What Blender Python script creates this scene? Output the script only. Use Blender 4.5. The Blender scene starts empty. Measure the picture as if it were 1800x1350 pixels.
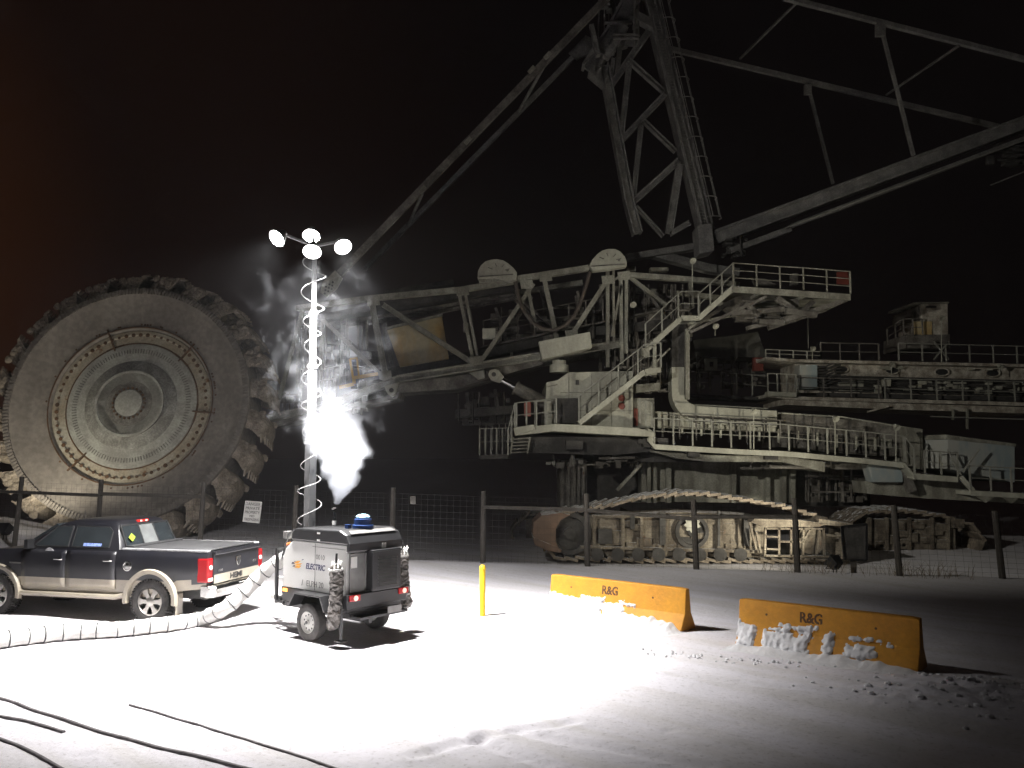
import bpy, bmesh, math, random
from mathutils import Vector, Matrix, noise

random.seed(7)
R = math.radians
V = Vector
SC = bpy.context.scene
COL = SC.collection

# ------------------------------------------------------------------ camera
CAMH = 3.4
F = 1500.0
PITCH = math.atan(125 / F)
cd = bpy.data.cameras.new('camera')
cam = bpy.data.objects.new('camera', cd)
COL.objects.link(cam)
cam.location = (0, 0, CAMH)
cam.rotation_euler = (R(90) + PITCH, 0, 0)
cd.sensor_width = 36
cd.lens = 36 * F / 1800
cd.clip_end = 2000
SC.camera = cam

# ------------------------------------------------------------------ render + world
SC.render.engine = 'CYCLES'
SC.cycles.use_denoising = True
SC.cycles.max_bounces = 8
SC.cycles.volume_bounces = 2
SC.cycles.volume_step_rate = 1.0
SC.cycles.sample_clamp_indirect = 6.0
SC.view_settings.view_transform = 'Standard'
SC.view_settings.look = 'None'
SC.view_settings.gamma = 1
SC.view_settings.use_curve_mapping = False
SC.view_settings.exposure = 0.0

W = bpy.data.worlds.new('World')
SC.world = W
W.use_nodes = True
wn, wl = W.node_tree.nodes, W.node_tree.links
bg = wn['Background']
sky = wn.new('ShaderNodeTexSky')
sky.sky_type = 'NISHITA'
sky.sun_disc = False
sky.sun_elevation = R(-12)
sky.sun_rotation = R(250)
# light of a town glowing brown on the low cloud, low in the west (left of the view)
tc = wn.new('ShaderNodeTexCoord')
dot = wn.new('ShaderNodeVectorMath'); dot.operation = 'DOT_PRODUCT'
dot.inputs[1].default_value = V((-0.80, 0.585, 0.12)).normalized()
wl.new(tc.outputs['Generated'], dot.inputs[0])
ramp = wn.new('ShaderNodeValToRGB')
ramp.color_ramp.interpolation = 'EASE'
e = ramp.color_ramp.elements
e[0].position = 0.55; e[0].color = (0.0021, 0.0016, 0.0016, 1)
e[1].position = 1.0; e[1].color = (0.031, 0.0108, 0.0036, 1)
e2 = ramp.color_ramp.elements.new(0.86); e2.color = (0.0058, 0.0031, 0.0024, 1)
wl.new(dot.outputs['Value'], ramp.inputs[0])
addc = wn.new('ShaderNodeMixRGB'); addc.blend_type = 'ADD'; addc.inputs[0].default_value = 1
sc_ = wn.new('ShaderNodeMixRGB'); sc_.blend_type = 'MULTIPLY'; sc_.inputs[0].default_value = 1
sc_.inputs[2].default_value = (0.05, 0.05, 0.05, 1)
wl.new(sky.outputs[0], sc_.inputs[1])
wl.new(sc_.outputs[0], addc.inputs[1])
wl.new(ramp.outputs[0], addc.inputs[2])
wl.new(addc.outputs[0], bg.inputs[0])
bg.inputs[1].default_value = 1.0

TOWER_W = 10200.0      # each lamp head of the light tower
FLOOD_W = (800.0, 1800.0)

# ------------------------------------------------------------------ picture -> place
def P(px, py, y):
    """point at distance y in front of the camera that projects to pixel (px, py)"""
    a, b = (px - 900) / F, (675 - py) / F
    c, s = math.cos(PITCH), math.sin(PITCH)
    d = V((a, c - b * s, s + b * c))
    return V((0, 0, CAMH)) + d * (y / d.y)

def sstep(a, b, x):
    t = max(0.0, min(1.0, (x - a) / (b - a)))
    return t * t * (3 - 2 * t)

def fence_y(x):
    return 26.6 - 0.24 * (x + 0.93)

def gauss(x, y, cx, cy, rx, ry):
    return math.exp(-((x - cx) / rx) ** 2 - ((y - cy) / ry) ** 2)

def H(x, y):
    """height of the snow"""
    t = y - fence_y(x)
    drop = -0.62 * sstep(-0.2, 6.5, t) * sstep(-9.0, -3.0, x)
    z = drop
    z += 0.10 * math.exp(-((t + 0.2) / 1.6) ** 2)
    z += 1.0 * gauss(x, y, -21.5, 34.3, 4.2, 2.4)
    n = noise.noise(V((x * .35, y * .35, 0))) * .05 + noise.noise(V((x * 1.3, y * 1.3, 4))) * .016
    z += n * sstep(2, 14, abs(t) + 6) 
    # churned snow right of the second barrier, ridges along the plough direction
    k = gauss(x, y, 7.2, 12.6, 1.9, 0.8)
    if k > .01:
        u_ = (x + y) * .7; w_ = (x - y) * .7
        z += k * (.09 + .20 * abs(noise.noise(V((u_ * 3.4, w_ * 1.1, 1)))) + .09 * noise.noise(V((x * 5, y * 5, 9))))
    return z

def Gd(px, py, z=0.0):
    a, b = (px - 900) / F, (675 - py) / F
    c, s = math.cos(PITCH), math.sin(PITCH)
    d = V((a, c - b * s, s + b * c))
    t = (z - CAMH) / d.z
    return V((0, 0, CAMH)) + d * t

# ------------------------------------------------------------------ mesh builder
class MB:
    def __init__(s):
        s.v, s.f, s.m = [], [], []
    def add(s, vs, fs, m=0):
        o = len(s.v)
        s.v += [V(v) for v in vs]
        s.f += [tuple(i + o for i in f) for f in fs]
        s.m += [m] * len(fs)
        return s
    def box(s, c, size, rot=None, m=0):
        c = V(c); hx, hy, hz = size[0] / 2, size[1] / 2, size[2] / 2
        vs = [V((x, y, z)) for x in (-hx, hx) for y in (-hy, hy) for z in (-hz, hz)]
        if rot is not None:
            vs = [rot @ v for v in vs]
        vs = [v + c for v in vs]
        return s.add(vs, [(0, 1, 3, 2), (4, 6, 7, 5), (0, 4, 5, 1), (2, 3, 7, 6), (0, 2, 6, 4), (1, 5, 7, 3)], m)
    def bb(s, a, b, m=0):
        a, b = V(a), V(b)
        return s.box((a + b) / 2, [abs(b[i] - a[i]) for i in range(3)], None, m)
    def bar(s, p, q, w, d, side=V((0, 1, 0)), m=0):
        """beam p-q: w wide in the plane, d deep along side"""
        p, q = V(p), V(q); t = (q - p)
        if t.length < 1e-6: return s
        t.normalize()
        sd = side - t * side.dot(t)
        if sd.length < 1e-4: sd = V((1, 0, 0)) - t * t.x
        sd.normalize(); n = t.cross(sd)
        vs = []
        for c in (p, q):
            for i, j in ((-1, -1), (1, -1), (1, 1), (-1, 1)):
                vs.append(c + n * (w / 2 * i) + sd * (d / 2 * j))
        return s.add(vs, [(0, 3, 2, 1), (4, 5, 6, 7), (0, 1, 5, 4), (1, 2, 6, 5), (2, 3, 7, 6), (3, 0, 4, 7)], m)
    def ibar(s, p, q, w, d, m=0, fl=.16):
        """I section: two flanges and a thin web"""
        p, q = V(p), V(q); t = (q - p).normalized(); sd = V((0, 1, 0)); n = t.cross(sd).normalized()
        k = w * fl
        s.bar(p + n * (w / 2 - k / 2), q + n * (w / 2 - k / 2), k, d, m=m)
        s.bar(p - n * (w / 2 - k / 2), q - n * (w / 2 - k / 2), k, d, m=m)
        s.bar(p, q, w - 2 * k, d * .2, m=m)
        return s
    def tube(s, pts, r, n=8, m=0, cap=True, closed=False):
        pts = [V(p) for p in pts]; k = len(pts)
        rs = r if isinstance(r, (list, tuple)) else [r] * k
        t0 = (pts[1] - pts[0]).normalized()
        a = t0.orthogonal().normalized()
        vs = []
        for i, p in enumerate(pts):
            if closed: t = pts[(i + 1) % k] - pts[i - 1]
            else: t = pts[min(i + 1, k - 1)] - pts[max(i - 1, 0)]
            t.normalize()
            a = (a - t * a.dot(t)).normalized(); b = t.cross(a)
            for j in range(n):
                w = 2 * math.pi * j / n
                vs.append(p + (a * math.cos(w) + b * math.sin(w)) * rs[i])
        fs = []
        for i in range(k if closed else k - 1):
            for j in range(n):
                i2 = (i + 1) % k
                fs.append((i * n + j, i * n + (j + 1) % n, i2 * n + (j + 1) % n, i2 * n + j))
        if cap and not closed:
            fs.append(tuple(range(n - 1, -1, -1))); fs.append(tuple((k - 1) * n + j for j in range(n)))
        return s.add(vs, fs, m)
    def cyl(s, p, q, r, r2=None, n=16, m=0):
        return s.tube([p, q], [r, r if r2 is None else r2], n, m)
    def prism(s, pts, vec, m=0):
        pts = [V(p) for p in pts]; vec = V(vec); k = len(pts)
        vs = pts + [p + vec for p in pts]
        fs = [tuple(range(k)), tuple(range(2 * k - 1, k - 1, -1))]
        fs += [(i, i + k, (i + 1) % k + k, (i + 1) % k) for i in range(k)]
        return s.add(vs, fs, m)
    def lathe(s, prof, o=(0, 0, 0), ax=(0, -1, 0), n=48, m=0, closed=False):
        """prof: (radius, offset along ax)"""
        o = V(o); ax = V(ax).normalized()
        a = V((1, 0, 0)) - ax * ax.x
        if a.length < .1: a = V((0, 0, 1))
        a.normalize(); b = ax.cross(a)
        vs, fs = [], []
        for r, h in prof:
            for j in range(n):
                w = 2 * math.pi * j / n
                vs.append(o + ax * h + (a * math.cos(w) + b * math.sin(w)) * r)
        k = len(prof)
        for i in range(k if closed else k - 1):
            i2 = (i + 1) % k
            for j in range(n):
                fs.append((i * n + j, i * n + (j + 1) % n, i2 * n + (j + 1) % n, i2 * n + j))
        if not closed:
            if prof[0][0] > 1e-4: fs.append(tuple(range(n - 1, -1, -1)))
            if prof[-1][0] > 1e-4: fs.append(tuple((k - 1) * n + j for j in range(n)))
        return s.add(vs, fs, m)
    def xf(s, M):
        s.v = [M @ v for v in s.v]; return s
    def merge(s, o, M=None):
        return s.add([M @ v for v in o.v] if M else o.v, o.f, 0)
    def build(s, name, mat, parent=None, off=None, bevel=0, smooth=False, fix=True, seg=2):
        me = bpy.data.meshes.new(name)
        o_ = V(off) if off is not None else V((0, 0, 0))
        me.from_pydata([tuple(v - o_) for v in s.v], [], s.f)
        mats = mat if isinstance(mat, (list, tuple)) else [mat]
        for mm in mats: me.materials.append(mm)
        if len(mats) > 1: me.polygons.foreach_set('material_index', s.m)
        if fix:
            bm = bmesh.new(); bm.from_mesh(me)
            bmesh.ops.remove_doubles(bm, verts=bm.verts, dist=1e-5)
            bmesh.ops.recalc_face_normals(bm, faces=bm.faces)
            bm.to_mesh(me); bm.free()
        if smooth:
            me.polygons.foreach_set('use_smooth', [True] * len(me.polygons))
            try: me.set_sharp_from_angle(angle=R(38))
            except Exception: pass
        me.update()
        ob = bpy.data.objects.new(name, me)
        COL.objects.link(ob)
        if parent is not None: ob.parent = parent
        if bevel:
            md = ob.modifiers.new('bevel', 'BEVEL'); md.width = bevel; md.segments = seg
            md.limit_method = 'ANGLE'; md.angle_limit = R(35); md.harden_normals = False
        return ob

def tag(o, label=None, cat=None, group=None, kind=None):
    if label: o['label'] = label
    if cat: o['category'] = cat
    if group: o['group'] = group
    if kind: o['kind'] = kind
    return o

def thing(name, label, cat, loc=(0, 0, 0), rz=0, group=None):
    o = bpy.data.objects.new(name, None); COL.objects.link(o)
    o.location = loc; o.rotation_euler = (0, 0, rz)
    o.empty_display_size = .2
    return tag(o, label, cat, group)

def copy_tree(o, parent=None):
    c = o.copy(); COL.objects.link(c)
    if parent is not None: c.parent = parent
    for ch in [x for x in o.children]:
        copy_tree(ch, c)
    return c

def text_mb(s, size, depth=.004, shear=0.0, align='CENTER', bold=0.0, spacing=1.0):
    """built-in lettering, lying in the xz plane and facing -y"""
    cu = bpy.data.curves.new('lettering', 'FONT')
    cu.body = s; cu.size = size; cu.extrude = depth; cu.shear = shear; cu.align_x = align; cu.align_y = 'CENTER'
    cu.offset = bold; cu.space_character = spacing; cu.resolution_u = 3
    ob = bpy.data.objects.new('lettering', cu); COL.objects.link(ob)
    dg = bpy.context.evaluated_depsgraph_get()
    me = ob.evaluated_get(dg).to_mesh()
    mb = MB()
    mb.add([V((v.co.x, -v.co.z, v.co.y)) for v in me.vertices], [tuple(p.vertices) for p in me.polygons])
    ob.evaluated_get(dg).to_mesh_clear()
    bpy.data.objects.remove(ob); bpy.data.curves.remove(cu)
    return mb

# ------------------------------------------------------------------ materials
def newmat(name):
    m = bpy.data.materials.new(name); m.use_nodes = True
    nt = m.node_tree; b = nt.nodes['Principled BSDF']
    return m, nt.nodes, nt.links, b

def c4(c): return (c[0], c[1], c[2], 1)

def mat(name, col, col2=None, sc=3.0, rough=.6, metal=0.0, bump=0.0, bsc=None, rust=0.0, rustc=(.16, .06, .02), rsc=1.2,
        streak=1.0, lo=.40, hi=.66, snow=0.0, coat=0.0, spec=None, grit=0.0):
    m, n, l, b = newmat(name)
    t = n.new('ShaderNodeTexCoord'); mp = n.new('ShaderNodeMapping')
    mp.inputs['Scale'].default_value = (1, 1, streak)
    l.new(t.outputs['Object'], mp.inputs[0])
    col2 = col2 or tuple(c * .75 for c in col)
    nz = n.new('ShaderNodeTexNoise'); nz.inputs['Scale'].default_value = sc
    nz.inputs['Detail'].default_value = 7; nz.inputs['Roughness'].default_value = .62
    l.new(mp.outputs[0], nz.inputs['Vector'])
    cr = n.new('ShaderNodeValToRGB'); cr.color_ramp.elements[0].position = lo; cr.color_ramp.elements[1].position = hi
    cr.color_ramp.elements[0].color = c4(col2); cr.color_ramp.elements[1].color = c4(col)
    l.new(nz.outputs['Fac'], cr.inputs[0]); out = cr.outputs[0]
    if grit:
        n3 = n.new('ShaderNodeTexNoise'); n3.inputs['Scale'].default_value = sc * 9; n3.inputs['Detail'].default_value = 4
        l.new(t.outputs['Object'], n3.inputs['Vector'])
        r3 = n.new('ShaderNodeValToRGB'); r3.color_ramp.elements[0].position = .40; r3.color_ramp.elements[1].position = .62
        g0 = 1 - grit; r3.color_ramp.elements[0].color = (g0, g0, g0, 1)
        l.new(n3.outputs['Fac'], r3.inputs[0])
        x = n.new('ShaderNodeMixRGB'); x.blend_type = 'MULTIPLY'; x.inputs[0].default_value = 1
        l.new(out, x.inputs[1]); l.new(r3.outputs[0], x.inputs[2]); out = x.outputs[0]
    if rust:
        n2 = n.new('ShaderNodeTexNoise'); n2.inputs['Scale'].default_value = rsc; n2.inputs['Detail'].default_value = 9
        n2.inputs['Roughness'].default_value = .7
        l.new(mp.outputs[0], n2.inputs['Vector'])
        r2 = n.new('ShaderNodeValToRGB'); p = .72 - .32 * rust
        r2.color_ramp.elements[0].position = p; r2.color_ramp.elements[1].position = p + .07
        l.new(n2.outputs['Fac'], r2.inputs[0])
        x = n.new('ShaderNodeMixRGB'); l.new(r2.outputs[0], x.inputs[0]); l.new(out, x.inputs[1])
        x.inputs[2].default_value = c4(rustc); out = x.outputs[0]
    if snow:
        g = n.new('ShaderNodeNewGeometry'); sx = n.new('ShaderNodeSeparateXYZ'); l.new(g.outputs['Normal'], sx.inputs[0])
        n4 = n.new('ShaderNodeTexNoise'); n4.inputs['Scale'].default_value = 5; n4.inputs['Detail'].default_value = 6
        l.new(t.outputs['Object'], n4.inputs['Vector'])
        ad = n.new('ShaderNodeMath'); ad.operation = 'MULTIPLY_ADD'; ad.inputs[1].default_value = .9
        l.new(n4.outputs['Fac'], ad.inputs[0]); l.new(sx.outputs['Z'], ad.inputs[2])
        r4 = n.new('ShaderNodeMapRange'); r4.inputs[1].default_value = 1.42 - snow * .5; r4.inputs[2].default_value = 1.55 - snow * .5
        l.new(ad.outputs[0], r4.inputs[0])
        x = n.new('ShaderNodeMixRGB'); l.new(r4.outputs[0], x.inputs[0]); l.new(out, x.inputs[1])
        x.inputs[2].default_value = (.78, .78, .8, 1); out = x.outputs[0]
    l.new(out, b.inputs['Base Color'])
    b.inputs['Roughness'].default_value = rough; b.inputs['Metallic'].default_value = metal
    if coat: b.inputs['Coat Weight'].default_value = coat; b.inputs['Coat Roughness'].default_value = .08
    if spec is not None: b.inputs['Specular IOR Level'].default_value = spec
    if bump:
        nb = n.new('ShaderNodeTexNoise'); nb.inputs['Scale'].default_value = bsc or sc * 4; nb.inputs['Detail'].default_value = 5
        l.new(t.outputs['Object'], nb.inputs['Vector'])
        bp = n.new('ShaderNodeBump'); bp.inputs['Strength'].default_value = bump; bp.inputs['Distance'].default_value = .03
        l.new(nb.outputs['Fac'], bp.inputs['Height']); l.new(bp.outputs[0], b.inputs['Normal'])
    return m

def emat(name, col, strength, base=(.1, .1, .1)):
    m, n, l, b = newmat(name)
    b.inputs['Base Color'].default_value = c4(base)
    b.inputs['Emission Color'].default_value = c4(col); b.inputs['Emission Strength'].default_value = strength
    b.inputs['Roughness'].default_value = .25
    return m

def glass(name, col=(.015, .018, .02), rough=.06):
    m, n, l, b = newmat(name)
    nz = n.new('ShaderNodeTexNoise'); nz.inputs['Scale'].default_value = 2.2
    cr = n.new('ShaderNodeValToRGB'); cr.color_ramp.elements[0].color = c4(col); cr.color_ramp.elements[1].color = c4([c * 1.8 for c in col])
    l.new(nz.outputs['Fac'], cr.inputs[0]); l.new(cr.outputs[0], b.inputs['Base Color'])
    b.inputs['Roughness'].default_value = rough; b.inputs['Specular IOR Level'].default_value = .6
    return m

M = {}
M['paint'] = mat('pale_grey_paint', (.38, .375, .315), (.18, .17, .14), 1.6, .6, rust=.16, rustc=(.13, .075, .04), rsc=2.2, streak=.35, bump=.12, grit=.25)
M['paint_clean'] = mat('cream_grey_paint', (.50, .495, .415), (.33, .32, .265), 1.1, .55, rust=.08, rustc=(.16, .10, .05), rsc=1.5, streak=.4, grit=.12)
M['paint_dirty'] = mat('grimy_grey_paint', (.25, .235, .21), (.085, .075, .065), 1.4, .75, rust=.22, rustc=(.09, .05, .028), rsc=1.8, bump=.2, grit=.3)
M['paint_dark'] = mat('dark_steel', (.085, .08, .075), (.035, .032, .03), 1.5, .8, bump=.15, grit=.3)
M['bridge'] = mat('muddy_white_paint', (.70, .655, .565), (.30, .26, .21), 2.4, .7, rust=.24, rustc=(.11, .06, .035), rsc=2.6, bump=.2, grit=.3)
M['rail'] = mat('galvanised_rail', (.31, .31, .265), (.22, .215, .19), 4, .5, rust=.1, rsc=6)
M['mast_grey'] = mat('mast_steel', (.26, .255, .24), (.14, .135, .13), 1.8, .7, rust=.2, rustc=(.09, .06, .045), rsc=2.5, grit=.3)  # dull grey for the mast, ties and counterweight boom
M['wheel_face'] = mat('dusty_wheel_steel', (.285, .255, .225), (.185, .162, .143), .55, .85, rust=.16, rustc=(.13, .10, .08), rsc=1.3, bump=.25, bsc=22, grit=.22, streak=.5)
M['wheel_pale'] = mat('pale_wheel_cover', (.40, .40, .36), (.27, .26, .235), 1.3, .7, rust=.1, rustc=(.18, .11, .05), rsc=1.6, bump=.12, grit=.2)
M['wheel_rusty'] = mat('rust_streaked_cream_steel', (.40, .37, .305), (.31, .26, .19), 1.2, .75, rust=.42, rustc=(.15, .065, .02), rsc=1.5, bump=.2, grit=.25)
M['hub'] = mat('speckled_hub_steel', (.27, .255, .23), (.13, .12, .105), 4.5, .8, bump=.3, bsc=20, grit=.5)
M['rust_line'] = mat('dark_rust', (.13, .065, .03), (.06, .035, .02), 5, .85, bump=.3)
M['bucket'] = mat('muddy_bucket_steel', (.46, .39, .32), (.24, .20, .155), 1.8, .9, bump=.6, bsc=7, rust=.2, rsc=2.5, rustc=(.11, .07, .04), grit=.3)
M['bucket_pale'] = mat('worn_lip_steel', (.42, .36, .29), (.24, .2, .16), 2.5, .7, bump=.3)
M['yellow_panel'] = mat('faded_yellow_panel', (.50, .33, .115), (.44, .39, .26), .55, .6, rust=.2, rustc=(.33, .17, .05), rsc=.7, streak=.3, lo=.42, hi=.60, grit=.12)
M['yellow_rail'] = mat('yellow_paint', (.62, .36, .05), (.45, .25, .04), 2, .55)
M['red_panel'] = mat('red_panel_paint', (.25, .055, .036), (.17, .04, .028), 3, .6)
M['track'] = mat('rusty_track_steel', (.32, .265, .205), (.13, .105, .08), 2.2, .85, bump=.5, bsc=9, rust=.3, rustc=(.16, .10, .06), rsc=2, snow=.24, grit=.3)
M['track_frame'] = mat('rust_streaked_frame', (.26, .225, .175), (.10, .08, .06), 1.7, .85, rust=.35, rustc=(.12, .06, .03), rsc=1.4, bump=.35, grit=.35, snow=.2)
M['fender_red'] = mat('red_brown_guard', (.20, .125, .085), (.13, .085, .06), 1.8, .8, snow=.25, bump=.3)
M['rubber'] = mat('black_rubber', (.012, .012, .012), (.008, .008, .008), 4, .8, bump=.15)
M['hose'] = mat('brown_rubber_hose', (.10, .08, .065), (.055, .045, .04), 4, .7)
M['tyre'] = mat('dusty_tyre_rubber', (.055, .05, .047), (.022, .021, .020), 6, .85, bump=.25, bsc=40)
M['chrome'] = mat('chrome', (.72, .72, .70), (.5, .49, .47), 5, .18, 1.0)
M['alloy'] = mat('silver_alloy', (.62, .60, .56), (.42, .40, .37), 6, .3, .85)
M['truck_paint'] = mat('dark_blue_black_paint', (.0055, .006, .010), (.015, .0145, .017), 1.6, .34, coat=.35, lo=.3, hi=.7)
M['truck_tan'] = mat('tan_lower_paint', (.37, .325, .25), (.29, .26, .21), 2.2, .4, coat=.4)
M['black_plastic'] = mat('black_plastic', (.022, .022, .023), (.03, .03, .03), 6, .5)
M['tonneau'] = mat('snow_dusted_vinyl', (.40, .40, .41), (.16, .16, .165), 2.4, .7, grit=.25)
M['glass'] = glass('dark_tinted_glass')
M['glass_light'] = glass('lighter_rear_glass', (.11, .115, .115), .12)
M['tail_red'] = emat('lit_red_tail_lamp', (1, .02, .025), .22, (.15, .004, .006))
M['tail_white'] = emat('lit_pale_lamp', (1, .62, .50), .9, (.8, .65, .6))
M['brake_red'] = emat('red_brake_lamp', (1, .05, .03), .6, (.25, .01, .01))
M['amber'] = emat('lit_amber_marker', (1, .33, .06), 3.0, (.7, .25, .05))
M['white_panel'] = mat('white_trailer_panel', (.88, .88, .86), (.82, .82, .79), 1.5, .4, coat=.2)
M['black_steel'] = mat('black_powder_coat', (.0065, .0065, .0075), (.011, .011, .012), 3, .42, bump=.05)
M['mast_base'] = mat('dull_grey_mast_base', (.085, .085, .088), (.06, .06, .062), 4, .55)
M['coil'] = mat('grey_coil_sheath', (.34, .34, .34), (.24, .24, .24), 5, .5)
M['mast_metal'] = mat('galvanised_mast', (.50, .50, .50), (.38, .38, .38), 5, .45, .5)
M['blue'] = mat('blue_plastic', (.006, .028, .11), (.005, .02, .08), 5, .35)
M['blue_top'] = mat('pale_blue_lens', (.45, .75, .85), (.3, .55, .7), 6, .3)
M['lettering'] = mat('dark_blue_lettering', (.025, .03, .085), (.035, .04, .09), 8, .5)
M['grey_lettering'] = mat('grey_lettering', (.20, .19, .18), (.15, .15, .14), 8, .5)
M['orange_mark'] = mat('orange_mark', (.75, .36, .04), (.6, .28, .03), 9, .5)
M['louver'] = mat('grey_louvre', (.16, .155, .15), (.10, .10, .095), 4, .5, .3)
M['duct_white'] = mat('white_duct_fabric', (.80, .80, .77), (.66, .65, .62), 5, .75, bump=.3, bsc=14)
M['duct_ring'] = mat('dark_duct_ring', (.03, .03, .035), (.05, .05, .05), 5, .6)
M['duct_dark'] = mat('grey_duct_foil', (.022, .021, .019), (.11, .10, .09), 5.0, .38, .25, bump=.7, bsc=22, lo=.42, hi=.66)
M['barrier'] = mat('yellow_concrete_paint', (.66, .30, .018), (.58, .255, .018), 1.3, .66, bump=.2, bsc=26, grit=.12)
M['stencil'] = mat('dark_stencil', (.07, .03, .012), (.10, .045, .015), 20, .8)
M['bollard'] = mat('bright_yellow_sleeve', (.78, .52, .015), (.7, .45, .015), 3, .5)
M['wood'] = mat('weathered_post', (.082, .072, .062), (.05, .043, .037), 3, .85, streak=.15, bump=.3)
M['wire'] = mat('fence_wire', (.027, .026, .025), (.02, .02, .02), 5, .6, .3)
M['sign_white'] = mat('white_sign_sheet', (.50, .49, .47), (.42, .41, .39), 3, .6)
M['sign_text'] = mat('dark_sign_text', (.10, .095, .09), (.13, .12, .12), 8, .7)
M['cable'] = mat('dusted_black_cable', (.15, .14, .142), (.24, .225, .23), 9, .8)
M['cover_grey'] = mat('grey_dusted_vinyl', (.055, .055, .057), (.03, .03, .032), 2.4, .75, grit=.25)
M['collar'] = mat('stained_pale_steel', (.33, .325, .295), (.19, .18, .16), 1.6, .75, grit=.35, bump=.15)
M['blue_sticker'] = mat('blue_white_sticker', (.30, .40, .75), (.12, .18, .55), 30, .4, lo=.45, hi=.5)
M['green_sticker'] = mat('yellow_green_sticker', (.36, .52, .05), (.28, .42, .04), 9, .4)
M['orange_tie'] = mat('orange_strap', (.75, .16, .03), (.6, .12, .02), 9, .5)
M['tan_canvas'] = mat('dark_canvas', (.085, .082, .07), (.06, .058, .05), 3, .85, bump=.2)
M['blue_grey'] = mat('blue_grey_paint', (.25, .30, .31), (.37, .37, .34), .8, .65, rust=.1, rsc=1.5, streak=.4, lo=.42, hi=.6)
M['snow_clump'] = mat('crusted_snow', (.80, .80, .82), (.70, .70, .72), 4, .85, bump=.6, bsc=13)
M['grass'] = mat('dry_grass', (.16, .12, .07), (.10, .075, .045), 6, .9)
# ================================================================== GROUND
def snow_material():
    m, n, l, b = newmat('trodden_snow')
    t = n.new('ShaderNodeTexCoord')
    mr_ = n.new('ShaderNodeMapping'); mr_.inputs['Rotation'].default_value = (0, 0, R(43))
    mp = n.new('ShaderNodeMapping'); mp.inputs['Scale'].default_value = (.16, 1.5, 1)
    l.new(t.outputs['Object'], mr_.inputs[0]); l.new(mr_.outputs[0], mp.inputs[0])
    a = n.new('ShaderNodeTexNoise'); a.inputs['Scale'].default_value = 1.1; a.inputs['Detail'].default_value = 8; a.inputs['Roughness'].default_value = .62
    l.new(mp.outputs[0], a.inputs['Vector'])
    cr = n.new('ShaderNodeValToRGB'); cr.color_ramp.elements[0].position = .36; cr.color_ramp.elements[1].position = .58
    cr.color_ramp.elements[0].color = (.69, .665, .67, 1); cr.color_ramp.elements[1].color = (.785, .762, .81, 1)
    l.new(a.outputs['Fac'], cr.inputs[0])
    # grit thrown on the snow
    g = n.new('ShaderNodeTexNoise'); g.inputs['Scale'].default_value = 13; g.inputs['Detail'].default_value = 6; g.inputs['Roughness'].default_value = .75
    l.new(t.outputs['Object'], g.inputs['Vector'])
    gr = n.new('ShaderNodeValToRGB'); gr.color_ramp.elements[0].position = .30; gr.color_ramp.elements[1].position = .46
    gr.color_ramp.elements[0].color = (.55, .53, .51, 1); gr.color_ramp.elements[1].color = (1, 1, 1, 1)
    l.new(g.outputs['Fac'], gr.inputs[0])
    x = n.new('ShaderNodeMixRGB'); x.blend_type = 'MULTIPLY'; x.inputs[0].default_value = .8
    l.new(cr.outputs[0], x.inputs[1]); l.new(gr.outputs[0], x.inputs[2])
    l.new(x.outputs[0], b.inputs['Base Color'])
    b.inputs['Roughness'].default_value = .8; b.inputs['Specular IOR Level'].default_value = .25
    n2 = n.new('ShaderNodeTexNoise'); n2.inputs['Scale'].default_value = 7; n2.inputs['Detail'].default_value = 8; n2.inputs['Roughness'].default_value = .7
    l.new(t.outputs['Object'], n2.inputs['Vector'])
    ad = n.new('ShaderNodeMath'); ad.operation = 'ADD'; l.new(n2.outputs['Fac'], ad.inputs[0]); l.new(a.outputs['Fac'], ad.inputs[1])
    bp = n.new('ShaderNodeBump'); bp.inputs['Strength'].default_value = .55; bp.inputs['Distance'].default_value = .035
    l.new(ad.outputs[0], bp.inputs['Height']); l.new(bp.outputs[0], b.inputs['Normal'])
    return m
M['snow'] = snow_material()

def seg_dist(x, y, pts):
    best = 9e9
    for (ax, ay), (bx, by) in zip(pts, pts[1:]):
        dx, dy = bx - ax, by - ay
        t = max(0, min(1, ((x - ax) * dx + (y - ay) * dy) / (dx * dx + dy * dy)))
        best = min(best, math.hypot(x - ax - dx * t, y - ay - dy * t))
    return best

ruts = []
for pl in ([(640, 1236), (900, 1287), (1240, 1350)], [(700, 1250), (830, 1300), (960, 1345)], [(880, 1180), (1200, 1190), (1560, 1225)],
           [(730, 1330), (860, 1292), (1010, 1270)]):
    ruts.append([(Gd(*p).x, Gd(*p).y) for p in pl])
# boot prints and small pits in the snow
pits = []
for (px, py) in ((295, 1291), (150, 1265), (146, 1327), (425, 1267), (585, 1262), (640, 1240), (1440 - 600, 1300), (822, 1311), (848, 1298), (760, 1320),
                 (860, 1270), (1020, 1190), (1100, 1205), (398, 1320), (1180, 1285), (905, 1335)):
    g_ = Gd(px, py); pits.append((g_.x, g_.y, random.uniform(.05, .10), random.uniform(.035, .07)))

def axis(lo, hi, fine_lo, fine_hi, step):
    a = []
    x = fine_lo
    while x <= fine_hi: a.append(x); x += step
    s = step
    left, right = [], []
    x = fine_lo
    while x > lo: s *= 1.35; x -= s; left.append(x)
    s = step; x = fine_hi
    while x < hi: s *= 1.35; x += s; right.append(x)
    return left[::-1] + a + right

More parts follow.
